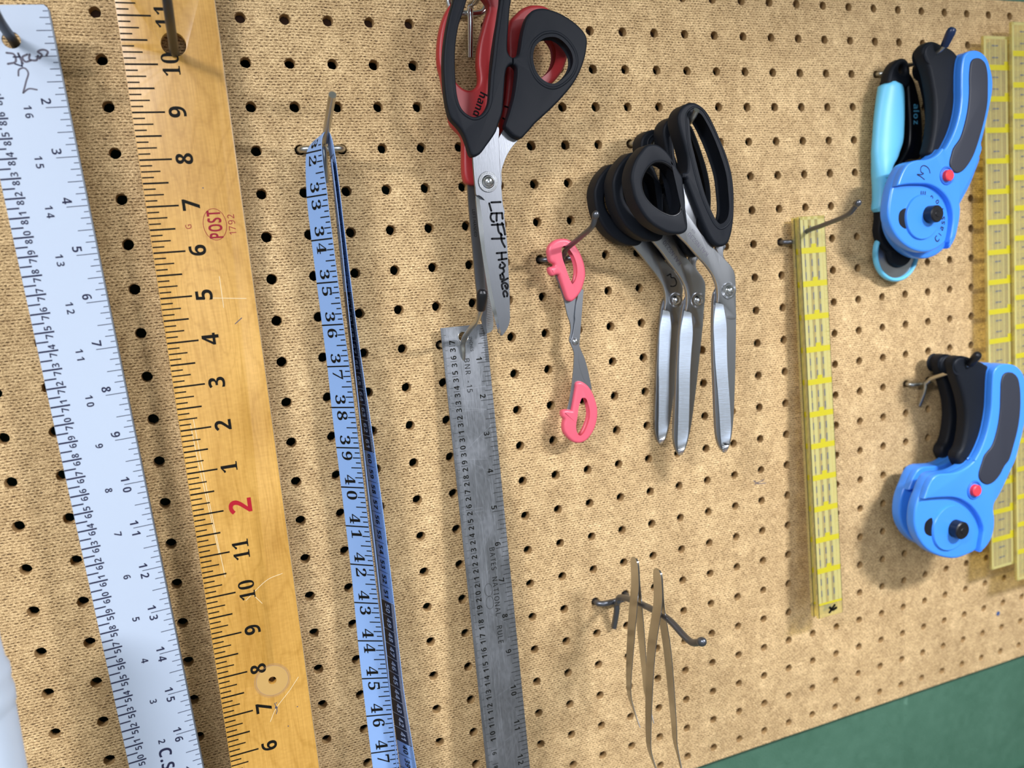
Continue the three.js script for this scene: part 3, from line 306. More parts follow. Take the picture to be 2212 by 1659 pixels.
// ------------------------------------------------------------------ the pegboard: 48 x 24 holes, one inch apart, bowed a few millimetres
const zb = yd => -6.96 * Math.pow((yd - 300) / 300, 2);
{
  const pos = [[], [], []], nor = [[], [], []], uvs = [[], [], []], col = [[], [], []], P = 25.4, N = 24, TH = 6;
  const put = (k, x, yd, z, n, u, v, c) => { pos[k].push(x, -yd, z + zb(yd)); nor[k].push(...n); uvs[k].push(u, v); col[k].push(c, c, c * 0.995); };
  const tone = (x, y) => 0.94 + 0.07 * vn(x / 90 + 40, y / 70 + 11, 64) + 0.05 * vn(x / 31 + 5, y / 23 + 3, 64);
  for (let r = 0; r < 24; r++) for (let c = -10; c < 38; c++) {
    const cx = c * P, cy = r * P, R = 3.12 + 0.12 * rnd(), jit = Array.from({ length: N }, () => R + (rnd() - 0.5) * 0.28), jb = Array.from({ length: N }, (_, i) => jit[i] - 0.1 - 0.35 * rnd());
    const A = i => { const a = (i % N) * 2 * Math.PI / N; return [Math.cos(a), Math.sin(a)]; };
    const sq = i => { const [x, y] = A(i), m = Math.max(Math.abs(x), Math.abs(y)); return [cx + x / m * P / 2, cy + y / m * P / 2]; };
    for (let i = 0; i < N; i++) {
      const a = A(i), b = A(i + 1), s = sq(i), t = sq(i + 1), j0 = jit[i], j1 = jit[(i + 1) % N], k0 = jb[i], k1 = jb[(i + 1) % N];
      const f = 0.35, h0 = [cx + a[0] * (j0 + f), cy + a[1] * (j0 + f)], h1 = [cx + b[0] * (j1 + f), cy + b[1] * (j1 + f)], e0 = [cx + a[0] * j0, cy + a[1] * j0], e1 = [cx + b[0] * j1, cy + b[1] * j1], g0 = [cx + a[0] * k0, cy + a[1] * k0], g1 = [cx + b[0] * k1, cy + b[1] * k1];
      const fr = (p, z, n) => put(0, p[0], p[1], z, n, p[0], -p[1], tone(p[0], p[1]));
      const F = [0, 0, 1];
      for (const p of [s, h1, h0, s, t, h1]) fr(p, 0, F);
      const ch0 = [-a[0] * 0.5, a[1] * 0.5, 0.8], ch1 = [-b[0] * 0.5, b[1] * 0.5, 0.8];
      for (const [p, z, n] of [[h0, 0, ch0], [h1, 0, ch1], [e1, -0.35, ch1], [h0, 0, ch0], [e1, -0.35, ch1], [e0, -0.35, ch0]]) fr(p, z, n);
      const w0 = [-a[0], a[1], 0], w1 = [-b[0], b[1], 0];
      for (const [p, z, n] of [[e0, -0.35, w0], [e1, -0.35, w1], [g1, -TH, w1], [e0, -0.35, w0], [g1, -TH, w1], [g0, -TH, w0]]) put(1, p[0], p[1], z, n, p[0] + z, -p[1], 1);
      for (const p of [s, g0, g1, s, g1, t]) put(2, p[0], p[1], -TH, [0, 0, -1], p[0], -p[1], 1);
    }
  }
  // outer rim of the panel
  const x0 = -10.5 * P, x1 = 37.5 * P, y0 = -0.5 * P, y1 = 23.5 * P, edge = (ax, ay, bx, by, n) => { for (let k = 0; k < 24; k++) { const f = k / 24, g = (k + 1) / 24, p = [ax + (bx - ax) * f, ay + (by - ay) * f], q = [ax + (bx - ax) * g, ay + (by - ay) * g]; for (const [v, z] of [[p, 0], [p, -TH], [q, -TH], [p, 0], [q, -TH], [q, 0]]) put(1, v[0], v[1], z, n, v[0], v[1] + z, 1); } };
  edge(x0, y1, x1, y1, [0, -1, 0]); edge(x1, y0, x0, y0, [0, 1, 0]); edge(x0, y0, x0, y1, [-1, 0, 0]); edge(x1, y1, x1, y0, [1, 0, 0]);
  const mk = k => { for (let i = 0; i < pos[k].length; i += 9) { const a = pos[k].slice(i, i + 9), u = [a[3] - a[0], a[4] - a[1], a[5] - a[2]], v = [a[6] - a[0], a[7] - a[1], a[8] - a[2]], f = [u[1] * v[2] - u[2] * v[1], u[2] * v[0] - u[0] * v[2], u[0] * v[1] - u[1] * v[0]], n = nor[k]; if (f[0] * n[i] + f[1] * n[i + 1] + f[2] * n[i + 2] < 0) { for (const A of [pos[k], nor[k], col[k]]) for (let q = 0; q < 3; q++) { const h = A[i + 3 + q]; A[i + 3 + q] = A[i + 6 + q]; A[i + 6 + q] = h; } const b = i / 3 * 2; for (let q = 0; q < 2; q++) { const h = uvs[k][b + 2 + q]; uvs[k][b + 2 + q] = uvs[k][b + 4 + q]; uvs[k][b + 4 + q] = h; } } } const g = new THREE.BufferGeometry(); g.setAttribute('position', new THREE.Float32BufferAttribute(pos[k], 3)); g.setAttribute('normal', new THREE.Float32BufferAttribute(nor[k], 3)); g.setAttribute('uv', new THREE.Float32BufferAttribute(uvs[k], 2)); g.setAttribute('color', new THREE.Float32BufferAttribute(col[k], 3)); return g; };
  const t = thing('pegboard', 'large tan hardboard pegboard with rows of round holes on the green wall', 'pegboard', 0, 0, 0);
  part('face_panel', mk(0), M.board, t); part('hole_walls', mk(1), M.boardCut, t); part('back_panel', mk(2), M.boardCut, t);
  part('ink_spot', cyl(2.4, 2.0, 0.15, 705, -543, zb(543), 14, 0.02), M.blueInk, t, 'small blue ink spot');
  part('pencil_mark', strokes([[[424, -363], [428, -366], [436, -367]], [[425, -366], [434, -364]]], 0.7, zb(365) + 0.1), M.pencil, t);
}

// ------------------------------------------------------------------ lamps
{
  LAMPS.forEach((LAMP, i) => {
    const L = thing('task_lamp', i ? 'white task lamp hung out of the frame to the left of the board' : 'white task lamp hung out of the frame above the board', 'lamp', LAMP.x * 1000, (Y0 - LAMP.y) * 1000, LAMP.z * 1000, 'task lamps');
    const w = LAMP.len * 1000, d = LAMP.wid * 1000;
    part('housing', new RoundedBoxGeometry(w + 30, 34, d + 24, 3, 4).translate(0, 22, 0), M.lampBody, L);
    part('diffuser', box(-w / 2, 1, -d / 2, w / 2, 5, d / 2), glow(LAMP.color, 3), L);
    part('suspension_rod', new THREE.CylinderGeometry(4, 4, RH - LAMP.y * 1000 - 38, 10).translate(0, 38 + (RH - LAMP.y * 1000 - 38) / 2, 0), M.chrome, L);
    const a = new THREE.RectAreaLight(LAMP.color, LAMP.power, LAMP.len, LAMP.wid); a.position.set(LAMP.x, LAMP.y - 0.001, LAMP.z); a.lookAt(LAMP.x, 0, LAMP.z); a.castShadow = true; scene.add(a);
  });
  for (const [x, z, nm] of [[-700, 1500, 'nearest the left wall, closer to the board'], [1500, 1500, 'nearest the right wall, closer to the board'], [-700, 2900, 'nearest the left wall, far from the board'], [1500, 2900, 'nearest the right wall, far from the board']]) {
    const p = thing('ceiling_light', 'square white ceiling panel light ' + nm, 'ceiling light', x, (Y0 - RH / 1000) * 1000, z, 'ceiling panel lights');
    part('frame', box(-320, -14, -320, 320, 0, 320), M.lampBody, p); part('diffuser', box(-300, -17, -300, 300, -14, 300), glow(PANEL.color, 3), p);
    const q = new THREE.RectAreaLight(PANEL.color, PANEL.power, 0.6, 0.6); q.position.set(x / 1000, RH / 1000 - 0.019, z / 1000); q.lookAt(x / 1000, 0, z / 1000); q.castShadow = true; scene.add(q);
  }
}

// ------------------------------------------------------------------ peg hooks: a bar curled into two holes, an arm with a short leg behind
function hook(label, c0, row, arm, mat, opt = {}) {
  const x0 = c0 * 25.4, yd = row * 25.4, z = zb(yd), r = opt.r ?? 2.0, t = thing('peg_hook', label, 'hook', x0 + 12.7, yd, z, 'peg hooks in the board');
  const by = opt.barDrop ?? 0, bz = 5.2;
  const bar = by ? [[-12.7, 0, -5], [-12.7, 0, 0.5], [-12.4, -3, 4.6], [-12, -by + 3, bz], [-9, -by, bz], [9, -by, bz], [12, -by + 3, bz], [12.4, -3, 4.6], [12.7, 0, 0.5], [12.7, 0, -5]]
    : [[-12.7, 0, -5.5], [-12.7, 0, -0.5], [-12, -0.2, 3], [-9.2, -0.4, 5], [0, -0.6, bz + 0.4], [9.2, -0.4, 5], [12, -0.2, 3], [12.7, 0, -0.5], [12.7, 0, -5.5]];
  part('bar', tube(bar, r * 0.98, 70, 12), mat, t);
  const a0 = bz + 2 * r - 0.1, pts = [[0, -by - (opt.leg ?? 20), r + 0.6], [0, -by - 6, a0 - 0.6], [0, -by - 0.5, a0 + 0.3], [0, -by + 2.2, a0 + 3]];
  for (const [ayd, az] of arm) pts.push([opt.skew ? opt.skew * az / 60 : 0, yd - ayd, az - z]);
  part('arm', tube(pts, r, 90, 12), mat, t);
  const e = pts[pts.length - 1], f = pts[pts.length - 2], d = new THREE.Vector3(e[0] - f[0], e[1] - f[1], e[2] - f[2]).normalize();
  const Q = new THREE.Quaternion().setFromUnitVectors(new THREE.Vector3(0, 1, 0), d);
  if (opt.bead) part('tip', new THREE.SphereGeometry(r * 1.32, 18, 14).scale(1, 1.25, 1).applyQuaternion(Q).translate(e[0], e[1], e[2]), mat, t);
  if (opt.cap) part('cap', toCreasedNormals(new THREE.LatheGeometry([[0, 0], [r + 0.7, 0], [r + 1.1, 0.6], [r + 1.5, 7], [r + 1.7, 10], [r + 1.3, 12.2], [r + 0.2, 13.4], [0, 13.8]].map(p => new THREE.Vector2(...p)), 20), 0.6).applyQuaternion(Q).translate(e[0] - d.x * 9.5, e[1] - d.y * 9.5, e[2] - d.z * 9.5), opt.cap, t, opt.capLabel);
  return t;
}
hook('dark peg hook through the hole of the white ruler', -2, 2, [[47.5, 18], [46, 45], [42, 58], [34, 62]], M.darkWire, { r: 2.4 });
hook('dark peg hook through the hole of the wooden yardstick', 1, 2, [[50.6, 11], [48, 40], [45, 60], [38, 78], [30, 84]], M.darkWire, { r: 2.4 });
hook('pale zinc peg hook carrying the blue tape measure', 4, 4, [[99.5, 14], [94.5, 28], [89, 42], [83, 58]], M.zinc, { r: 2.1 });
hook('shiny chrome peg hook carrying the black and red scissors', 8, 0, [[16.5, 14], [14, 30], [10, 46], [2, 54]], M.chrome, { r: 2.0, barDrop: 18, leg: 27 });
hook('zinc peg hook with black rubber cap holding the steel rule', 7, 9, [[224.5, 13.3], [219, 25], [212.1, 41.9], [204, 52], [197, 55.5]], M.zinc, { r: 1.7, cap: M.jet, capLabel: 'black rubber cap' });
hook('grey steel peg hook with beaded tip holding the pink scissors', 10, 7, [[173.5, 12], [166, 36], [159.7, 55.2], [153.8, 60]], M.gun, { r: 1.75, bead: true });
hook('grey peg hook inside the finger loops of the black shears', 13, 4, [[99.6, 20], [98.8, 44], [96, 54], [91.5, 60]], M.zinc, { r: 2.0 });
hook('dark peg hook with beaded tip holding the narrow yellow rulers', 18, 7, [[172, 12], [168, 30], [162, 55.6], [155.5, 64]], M.gun, { r: 1.75, bead: true });
hook('peg hook with dark blue cap holding the upper rotary cutters', 22, 2, [[48.5, 20], [45.7, 42], [41.5, 48], [35.5, 52]], M.zinc, { r: 1.7, cap: M.navyCap, capLabel: 'dark blue rubber cap' });
hook('peg hook with black cap holding the lower rotary cutters', 23, 12, [[300.5, 14], [290, 40], [284.3, 50.5], [278.5, 55.5]], M.zinc, { r: 1.7, cap: M.jet, capLabel: 'black rubber cap' });
hook('long grey peg hook with beaded tip carrying two tweezers', 11, 17, [[426.5, 12], [415.3, 77.7], [419.5, 100], [419.5, 107], [414.5, 117]], M.gun, { r: 2.2, bead: true, leg: 22 });
hook('dark peg hook under the large yellow rulers', 29, 2, [[48.5, 14], [46, 34], [40, 44]], M.darkWire, { r: 1.8 });

// ------------------------------------------------------------------ white ruler (inches right, centimetres left)
const IN = 25.4;
{
  const t = thing('ruler', 'long white metal ruler with navy centimetre and inch scales, leftmost on the board', 'ruler', -19.7, 30.7, 20.05, 'rulers on the board'); orient(t, 0.0498, 0.0136);
  const W = 37.6, L = 900, TH = 1.4, hx = -19.3, hy = -17;
  const s = shapeOf([[0, -1.5], [0, -1.5], [0, -L], [0, -L], [-W, -L], [-W, -L], [-W, -1.5], [-W, -1.5], [-W + 1.5, 0], [-W + 1.5, 0], [-1.5, 0], [-1.5, 0]], [circle(hx, hy, 4.2)], 2);
  part('blade', ext(s, -TH, 0, 0.12, 1), M.white, t); part('metal_edge', box(0, -L, -TH - 1.2, 0.7, -2.5, -0.1), M.whiteEdge, t);
  const q = [], g = [], rot = -Math.PI / 2, z = 0.06;
  for (let i = 1; i < 8 * 30; i++) { const l = i % 8 === 0 ? 10.2 : i % 4 === 0 ? 7.2 : i % 2 === 0 ? 4.6 : 2.5; q.push([-l, -i * IN / 8 - 0.19, -0.1, -i * IN / 8 + 0.19]); }
  for (let n = 2; n < 27; n++) { const y = -n * IN, d = String(n); if (d.length === 1) g.push(text(d, 'sans_bold', 4.6, -9.4, y + 3.2, rot, z)); else { g.push(text(d[0], 'sans_bold', 4.4, -9.3, y + 3.1, rot, z)); g.push(text(d[1], 'sans_bold', 4.4, -9.3, y - 3.1, rot, z)); } }
  for (let n = 17; n > 0; n--) { const y = -52.3 - (16 - n) * IN, d = String(n); if (d.length === 1) g.push(text(d, 'sans_bold', 3.7, -18.4, y, rot, z)); else { g.push(text(d[0], 'sans_bold', 3.7, -18.4, y + 2.1, rot, z)); g.push(text(d[1], 'sans_bold', 3.7, -18.4, y - 2.1, rot, z)); } }
  // centimetres count up towards the hole
  const y82 = -95.2; const cm = n => y82 - (82 - n) * 10;
  for (let n = 88; n > 12; n--) { const y = cm(n); q.push([-W + 0.1, y - 0.45, -W + 9.6, y + 0.45]); q.push([-W + 0.1, y - 5.4, -W + 5.8, y - 4.6]); if (n < 88) { const d = String(n); g.push(text(d[1], 'sans_bold', 3.5, -W + 6.8, y + 2.1, Math.PI / 2, z)); g.push(text(d[0], 'sans_bold', 3.5, -W + 6.8, y - 2.3, Math.PI / 2, z)); } }
  part('printed_scale', [quads(q, z), ...g], M.navyInk, t);
  part('printed_lettering', [text('C.S.', 'sans_bold', 7.0, -17.8, -420.5, rot, z, 1, 0.02)], M.navyInk, t);
  part('handwriting', [strokes([[[-16.5, -25], [-15.6, -22], [-13, -21.4], [-11.8, -23.6], [-13.6, -28], [-16, -33.5]], [[-16, -33.5], [-13, -31.6], [-9.5, -32.2]]].map(L => L.map(p => [p[0] - 3, p[1] - 9.5])), 0.8, z), strokes([[[-6, -23.5], [-5, -21.5], [-7, -20.5], [-9.5, -21.5], [-8, -23], [-9.4, -24.8]], [[-9.8, -23.4], [-11, -25.6], [-14, -25], [-13.4, -22.6]], [[-14.5, -22.6], [-17, -24], [-16, -26.2], [-13.6, -25.6]], [[-18.5, -22], [-17.4, -27]], [[-23.6, -21.6], [-20.5, -22.4], [-20.4, -26], [-24, -27]]].map(L => L.map(p => [p[0] + 1, p[1] - 1.6])), 1.0, z)], M.pencil, t, 'pen writing below the hole');
}

// ------------------------------------------------------------------ wooden yardstick
{
  const t = thing('yardstick', 'varnished maple yardstick with black inch marks and a red 2', 'yardstick', 11.37 - 0.06, 6.5, 10.9, 'rulers on the board'); orient(t, 0.0121, 0.0173);
  const W = 51, L = 930, TH = 4.4;
  const s = shapeOf([[0, 0], [0, 0], [0, -L], [0, -L], [W, -L], [W, -L], [W, 0], [W, 0]], [circle(26.4, -40, 6.5), circle(30.6, -416, 2.4)], 2);
  part('stick', ext(s, -TH, 0, 0.35, 2), M.wood, t);
  part('worn_edge', [box(W - 0.05, -L, -TH + 0.4, W + 0.22, 0, -0.35)], M.woodEdge, t);
  const q = [], g = [], z = 0.06, rot = Math.PI / 2;
  for (let i = 1; i < 36 * 8; i++) { const l = i % 8 === 0 ? 17.0 : i % 4 === 0 ? 13.5 : i % 2 === 0 ? 10.2 : 6.4, h = i % 4 === 0 ? 0.48 : 0.38; q.push([0.3, -i * IN / 8 - h, l, -i * IN / 8 + h]); }
  const reds = [];
  for (let n = 1; n < 36; n++) { const v = (36 - n) % 12, y = -n * IN; if (!v) { reds.push(text(String((36 - n) / 12), 'sans_bold', 13, 26.5, y + 1, rot, z)); continue; } const d = String(v); g.push(text(d, v > 9 || v === 1 ? 'serif_bold' : 'sans_bold', 9.2, 23.4, y, rot, z, v > 9 ? 0.9 : 1)); }
  part('printed_scale', [quads(q, z), ...g], M.blackInk, t); for (const r of reds) part('red_numeral', r, M.redInk, t, 'red numeral');
  part('printed_emblem', [ringFlat(34.6, -138.6, 6.4, 9.0, 0.32, z), text('POST', 'sans_bold', 7.6, 34.6, -138.6, rot, z, 0.62, 0.02), text('1792', 'sans_regular', 3.8, 43.7, -139.2, rot, z, 1, 0.12), text('G', 'sans_regular', 3.2, 20.4, -139, rot, z)], M.wineInk, t, 'oval red emblem reading POST and 1792');
  part('worn_ring', [ringFlat(30.6, -416, 10.7, 10.7, 0.35, z), ringFlat(30.6, -416, 9.9, 9.9, 0.6, z)], S({ color: 0xa8865e, roughness: 0.8 }), t); part('bared_disc', ringFlat(30.6, -416, 9.5, 9.5, 7.1, 0.04), M.paleWood, t);
  for (const L of [[[6, -250], [7, -270], [9, -300], [11, -330]], [[8, -248], [10, -300], [12.5, -345]], [[40, -425], [30, -435], [26, -442]], [[40, -425], [46, -418]], [[22, -362], [36, -352], [45, -350]], [[27, -360], [31, -366]], [[28, -180], [46, -182]], [[33, -168], [33, -186]]]) part('scratch', strokes([L], 0.28, 0.05), M.scratch, t);
  [[43, -437], [31, -431], [30.6, -434], [36, -448], [24, -382], [20, -128], [31, -118]].forEach(([x, y], i) => part('ink_speck', new THREE.CircleGeometry(i === 4 || i === 2 ? 0.9 : 0.4, 8).translate(x, y, 0.05), M.pencil, t));
  for (const L of [[[38, -196], [42, -193]], [[30, -431], [30.8, -436], [30, -438]]]) part('pen_mark', strokes([L], 0.5, 0.05), M.pencil, t);
}

// ------------------------------------------------------------------ steel rule
{
  const t = thing('ruler', 'worn bare steel ruler hanging below the scissors', 'ruler', 208.4, 217.0, 6.2, 'rulers on the board'); orient(t, 0.0022, 0.0526);
  const W = 31.4, L = 386, TH = 1.0, z = 0.05;
  part('blade', ext(shapeOf([[0, 0], [0, 0], [0, -L], [0, -L], [-W, -L], [-W, -L], [-W, 0], [-W, 0]], [circle(-16.6, -7.2, 3.4)], 2), -TH, 0, 0.15, 1), M.rule, t);
  const q = [], g = [], cw = -Math.PI / 2, cc = Math.PI / 2;
  for (let i = 1; i < 15 * 16; i++) { const f = i < 16; if (f || i % 2 === 0) { const l = i % 16 === 0 ? 8.8 : i % 8 === 0 ? 6.8 : i % 4 === 0 ? 5.4 : i % 2 === 0 ? 4.2 : 3.2; q.push([-l, -i * IN / 16 - 0.16, -0.1, -i * IN / 16 + 0.16]); } }
  for (let i = 1; i < 64; i++) if (i < 64) q.push([-2.6, -i * IN / 64 - 0.08, -0.1, -i * IN / 64 + 0.08]);
  for (let i = 1; i < 384; i++) { const l = i % 10 === 0 ? 4.6 : i % 5 === 0 ? 3.2 : 1.7; q.push([-W + 0.1, -i - 0.09, -W + l, -i + 0.09]); }
  for (let n = 1; n < 15; n++) { const y = -n * IN, d = String(n); if (d.length === 1) g.push(text(d, 'sans_bold', 4.0, -7.2, y + 2.9, cw, z)); else { g.push(text(d[0], 'sans_bold', 4.0, -6.4, y + 2.6, cw, z)); g.push(text(d[1], 'sans_bold', 4.0, -6.4, y - 2.6, cw, z)); } }
  for (let n = 37; n > 0; n--) { const y = -(38 - n) * 10 - 2.6, d = String(n); if (d.length === 1) g.push(text(d, 'sans_bold', 3.0, -W + 6.6, y - 2.4, cc, z)); else { g.push(text(d[1], 'sans_bold', 3.8, -W + 6.8, y + 2.4, cc, z)); g.push(text(d[0], 'sans_bold', 3.8, -W + 6.8, y - 2.6, cc, z)); } q.push([-W + 4.4, y - 0.14, -W + 8.6, y + 0.14]); }
  part('printed_scale', [quads(q, z), ...g], M.blackInk, t);
  part('printed_lettering', [text('INCHES', 'sans_regular', 2.0, -11.6, -12.5, cw, z, 1, 0.1), text('BNR -15', 'sans_regular', 3.7, -15.8, -33, cw, z, 1, 0.25), text('BATES', 'sans_regular', 3.7, -11.6, -159, cw, z, 1, 0.1), text('NATIONAL', 'sans_regular', 3.7, -11.8, -185.5, cw, z, 1, 0.12), text('RULE', 'sans_regular', 3.7, -12, -212.5, cw, z, 1, 0.16),
    ...[-179.8, -188.7].map(y => ringFlat(-17.0, y, 2.9, 4.5, 0.22, z))], M.blackInk, t, 'printed maker lettering');
  part('eyelet', rimTube(circle(-16.6, -7.2, 3.5), 0, 0.35), M.chrome, t);
}

// ------------------------------------------------------------------ blue tape measure, one ribbon draped over its hook
{
  const t = thing('tape_measure', 'light blue cloth tape measure folded over its hook, black numerals 32 to 47', 'tape measure', 114.3, 98, 15);
  const W = 17, D = Math.PI / 180, rad = a => a * D;
  // [x, yd, z, phi] of the middle of the ribbon; phi turns its width from the board plane to the board normal
  const edge = (x, yd, z, p) => [x - W / 2 * Math.cos(rad(p)), yd, z - W / 2 * Math.sin(rad(p)), p];
  const back = [[133.5, 560, 22, 58], [129.6, 509, 23.5, 61], [126.2, 449, 23.5, 69], [125.6, 378, 23.5, 71], [124.6, 325, 23.5, 73], [122.6, 267, 23.5, 77], [120.3, 215, 24, 81], [119.2, 180, 25, 84], [118.6, 150, 25.5, 86], [118.2, 125, 26, 88], [117.6, 108, 26, 90], [116.8, 100, 26, 90]].map(a => edge(...a));
  const top = [edge(115.6, 96.4, 26, 90), edge(114.2, 95.4, 26, 89), edge(112.6, 96.6, 26, 86)];
  const front = [[111.0, 100, 26.2, 77], [110.3, 106, 26.1, 66], [110.6, 131, 25.8, 54], [111.0, 157, 25.6, 52], [112.0, 207, 25.2, 51], [113.0, 235, 25, 48], [113.4, 264, 25, 45], [114.2, 317, 24.6, 44], [115.0, 368, 24.2, 42], [116.2, 430, 24, 28], [118.0, 501, 24, 14], [119.4, 560, 24, 10]].map(a => edge(...a));
  const ribbon = list => {
    const cp = new THREE.CatmullRomCurve3(list.map(p => new THREE.Vector3(p[0] - 114.3, 98 - p[1], p[2] - 15)), false, 'centripetal'), n = 700, P = [], ph = [], S_ = [0];
    for (let i = 0; i <= n; i++) { const u = i / n * (list.length - 1), k = Math.min(Math.floor(u), list.length - 2), f = u - k; P.push(cp.getPoint(i / n)); ph.push(rad(list[k][3] + (list[k + 1][3] - list[k][3]) * f)); if (i) S_.push(S_[i - 1] + P[i].distanceTo(P[i - 1])); }
    const fr = P.map((p, i) => { const T = P[Math.min(i + 1, n)].clone().sub(P[Math.max(i - 1, 0)]).normalize(), w = new THREE.Vector3(Math.cos(ph[i]), 0, Math.sin(ph[i])); w.addScaledVector(T, -w.dot(T)).normalize(); return { p, w, N: new THREE.Vector3().crossVectors(T, w) }; });
    return { fr, S: S_, len: S_[n], at(s, u, off) { let lo = 0, hi = n; s = Math.max(0, Math.min(S_[n] - 1e-4, s)); while (hi - lo > 1) { const m = (lo + hi) >> 1; if (S_[m] <= s) lo = m; else hi = m; } const f = (s - S_[lo]) / (S_[hi] - S_[lo]), a = fr[lo], b = fr[hi], L = (k) => a[k].clone().lerp(b[k], f); return L('p').addScaledVector(L('w'), u).addScaledVector(L('N').normalize(), off); } };
  };
  const solid = (r, th = 0.35) => loft(r.fr.filter((_, i) => i % 2 === 0).map(f => [[-W / 2, -th], [W / 2, -th], [W / 2, 0], [-W / 2, 0]].map(([u, o]) => { const v = f.p.clone().addScaledVector(f.w, u).addScaledVector(f.N, o); return [v.x, v.y, v.z]; })), 0.5);
  const wrap = (g, r, off, sgn) => { const p = g.attributes.position, s0 = r.s0; for (let i = 0; i < p.count; i++) { const v = r.at(s0 + sgn * p.getY(i), p.getX(i), off); p.setXYZ(i, v.x, v.y, v.z); } g.deleteAttribute('normal'); g.computeVertexNormals(); return g; };
  const R = ribbon([...back, ...top, ...front]);
  { let best = 0, bd = 1e9; const want = new THREE.Vector3(0, 98 - 106, 0); R.fr.forEach((f, i) => { if (f.p.x < 2 && R.S[i] > R.len * 0.4) { const d = Math.abs(f.p.y - want.y); if (d < bd) { bd = d; best = i; } } }); R.s0 = R.S[best]; }
  part('ribbon', solid(R), M.tape, t);
  const q = [], g = [], z = 0;
  for (let i = -1; i < 19 * 8; i++) { const n8 = ((i % 8) + 8) % 8, y = -i * IN / 8, h = n8 === 0 ? 0.42 : 0.32, l = n8 === 0 ? W : n8 === 4 ? 7.4 : n8 % 2 === 0 ? 5.4 : 3.6; for (let k = 0; k < 1; k++) q.push([W / 2 - l, y - h, W / 2 - 0.1, y + h]); }
  for (let n = 32; n < 51; n++) { const y = -(n - 32) * IN, d = String(n); g.push(text(d[0], 'serif_bold', 7.6, -1.0, y + 4.9, -Math.PI / 2, z, 1.12)); g.push(text(d[1], 'serif_bold', 7.6, -1.0, y - 5.1, -Math.PI / 2, z, 1.12)); }
  // cut long quads so that they follow the twist
  const fine = L => L.flatMap(([a, b, c, d]) => { const m = Math.max(1, Math.ceil((c - a) / 3)); return Array.from({ length: m }, (_, i) => [a + (c - a) * i / m, b, a + (c - a) * (i + 1) / m, d]); });
  part('inch_scale', [wrap(quads(fine(q), 0), R, 0.14, -1), ...g.map(k => wrap(k, R, 0.14, -1))], M.blackInk, t);
  // centimetre side: blocks of ten alternate dark and blue
  const cmS = c => (c - 81.3) * 10, blockQ = (a, b) => { const o = []; for (let s = cmS(a); s < cmS(b) - 1e-6; s += 4) o.push([-W / 2 + 0.2, s, W / 2 - 0.2, Math.min(s + 4, cmS(b))]); return fine(o); };
  for (const [a, b] of [[40.5, 50.5], [60.5, 70.5]]) part('dark_block', wrap(quads(blockQ(a, b), 0), R, -0.46, 1), M.tapeDark, t, 'black ten centimetre block');
  const tick = (dark) => { const o = [], h = []; for (let c = 36; c < 79; c++) { const isD = (c > 40 && c < 51) || (c > 60 && c < 71); if (isD !== dark) continue; o.push([-W / 2 + 0.3, cmS(c + 0.5) - 0.15, W / 2 - 0.3, cmS(c + 0.5) + 0.15]); for (let m = 0; m < 10; m++) { o.push([W / 2 - 3.4, cmS(c - 0.5) + m - 0.14, W / 2 - 0.2, cmS(c - 0.5) + m + 0.14]); if (c > 50) o.push([-W / 2 + 0.2, cmS(c - 0.5) + m - 0.14, -W / 2 + 3, cmS(c - 0.5) + m + 0.14]); } h.push(text(String(c), 'sans_bold', 5.0, 0.2, cmS(c), Math.PI / 2 * 3, 0, 0.8)); } return [wrap(quads(fine(o), 0), R, -0.56, 1), ...h.map(k => wrap(k, R, -0.56, 1))]; };
  part('centimetre_scale', tick(false), M.blackInk, t); part('pale_centimetre_scale', tick(true), M.tapeWhite, t);
  const R2 = ribbon([[115.8, 112, 20, 96], [116.6, 150, 20, 98], [116.6, 190, 20, 98], [116.6, 267, 20, 97], [116.8, 325, 20, 95], [117.2, 370, 20, 95], [117.0, 447, 20, 95], [116.2, 506, 20, 94], [116.0, 560, 20, 94]]);
  part('folded_strand', solid(R2), M.tapeBack, t);
}

// ------------------------------------------------------------------ black-handled scissors and, behind them, the red-handled pair
function pivotScrew(parent, x, y, z, r, mat = M.chrome) {
  const s = new THREE.Shape(); const n = 56; for (let i = 0; i < n * 2; i++) { const a = Math.PI * i / n, q = i % 2 ? r : r * 0.955; s[i ? 'lineTo' : 'moveTo'](x + q * Math.cos(a), y + q * Math.sin(a)); }
  const w = part('washer', ext(s, z, z + 0.7, 0.15, 1, 0.3), M.steel, parent, 'knurled washer');
  const ribs = []; for (let i = 0; i < 56; i++) { const a = 2 * Math.PI * i / 56, b = new THREE.BoxGeometry(r * 0.24, 0.22, 0.25); b.translate(r * 0.84, 0, 0); b.rotateZ(a); b.translate(x, y, z + 0.75); ribs.push(b); }
  part('knurling', ribs, M.chrome, w);
  part('pivot_screw', [cyl(r * 0.66, r * 0.6, 1.6, x, y, z + 0.3, 36, 0.5), toCreasedNormals(new THREE.SphereGeometry(r * 0.5, 24, 12, 0, 6.3, 0, 1.3).rotateX(Math.PI / 2).scale(1, 1, 0.7).translate(x, y, z + 1.6), 0.6)], mat, parent);
}
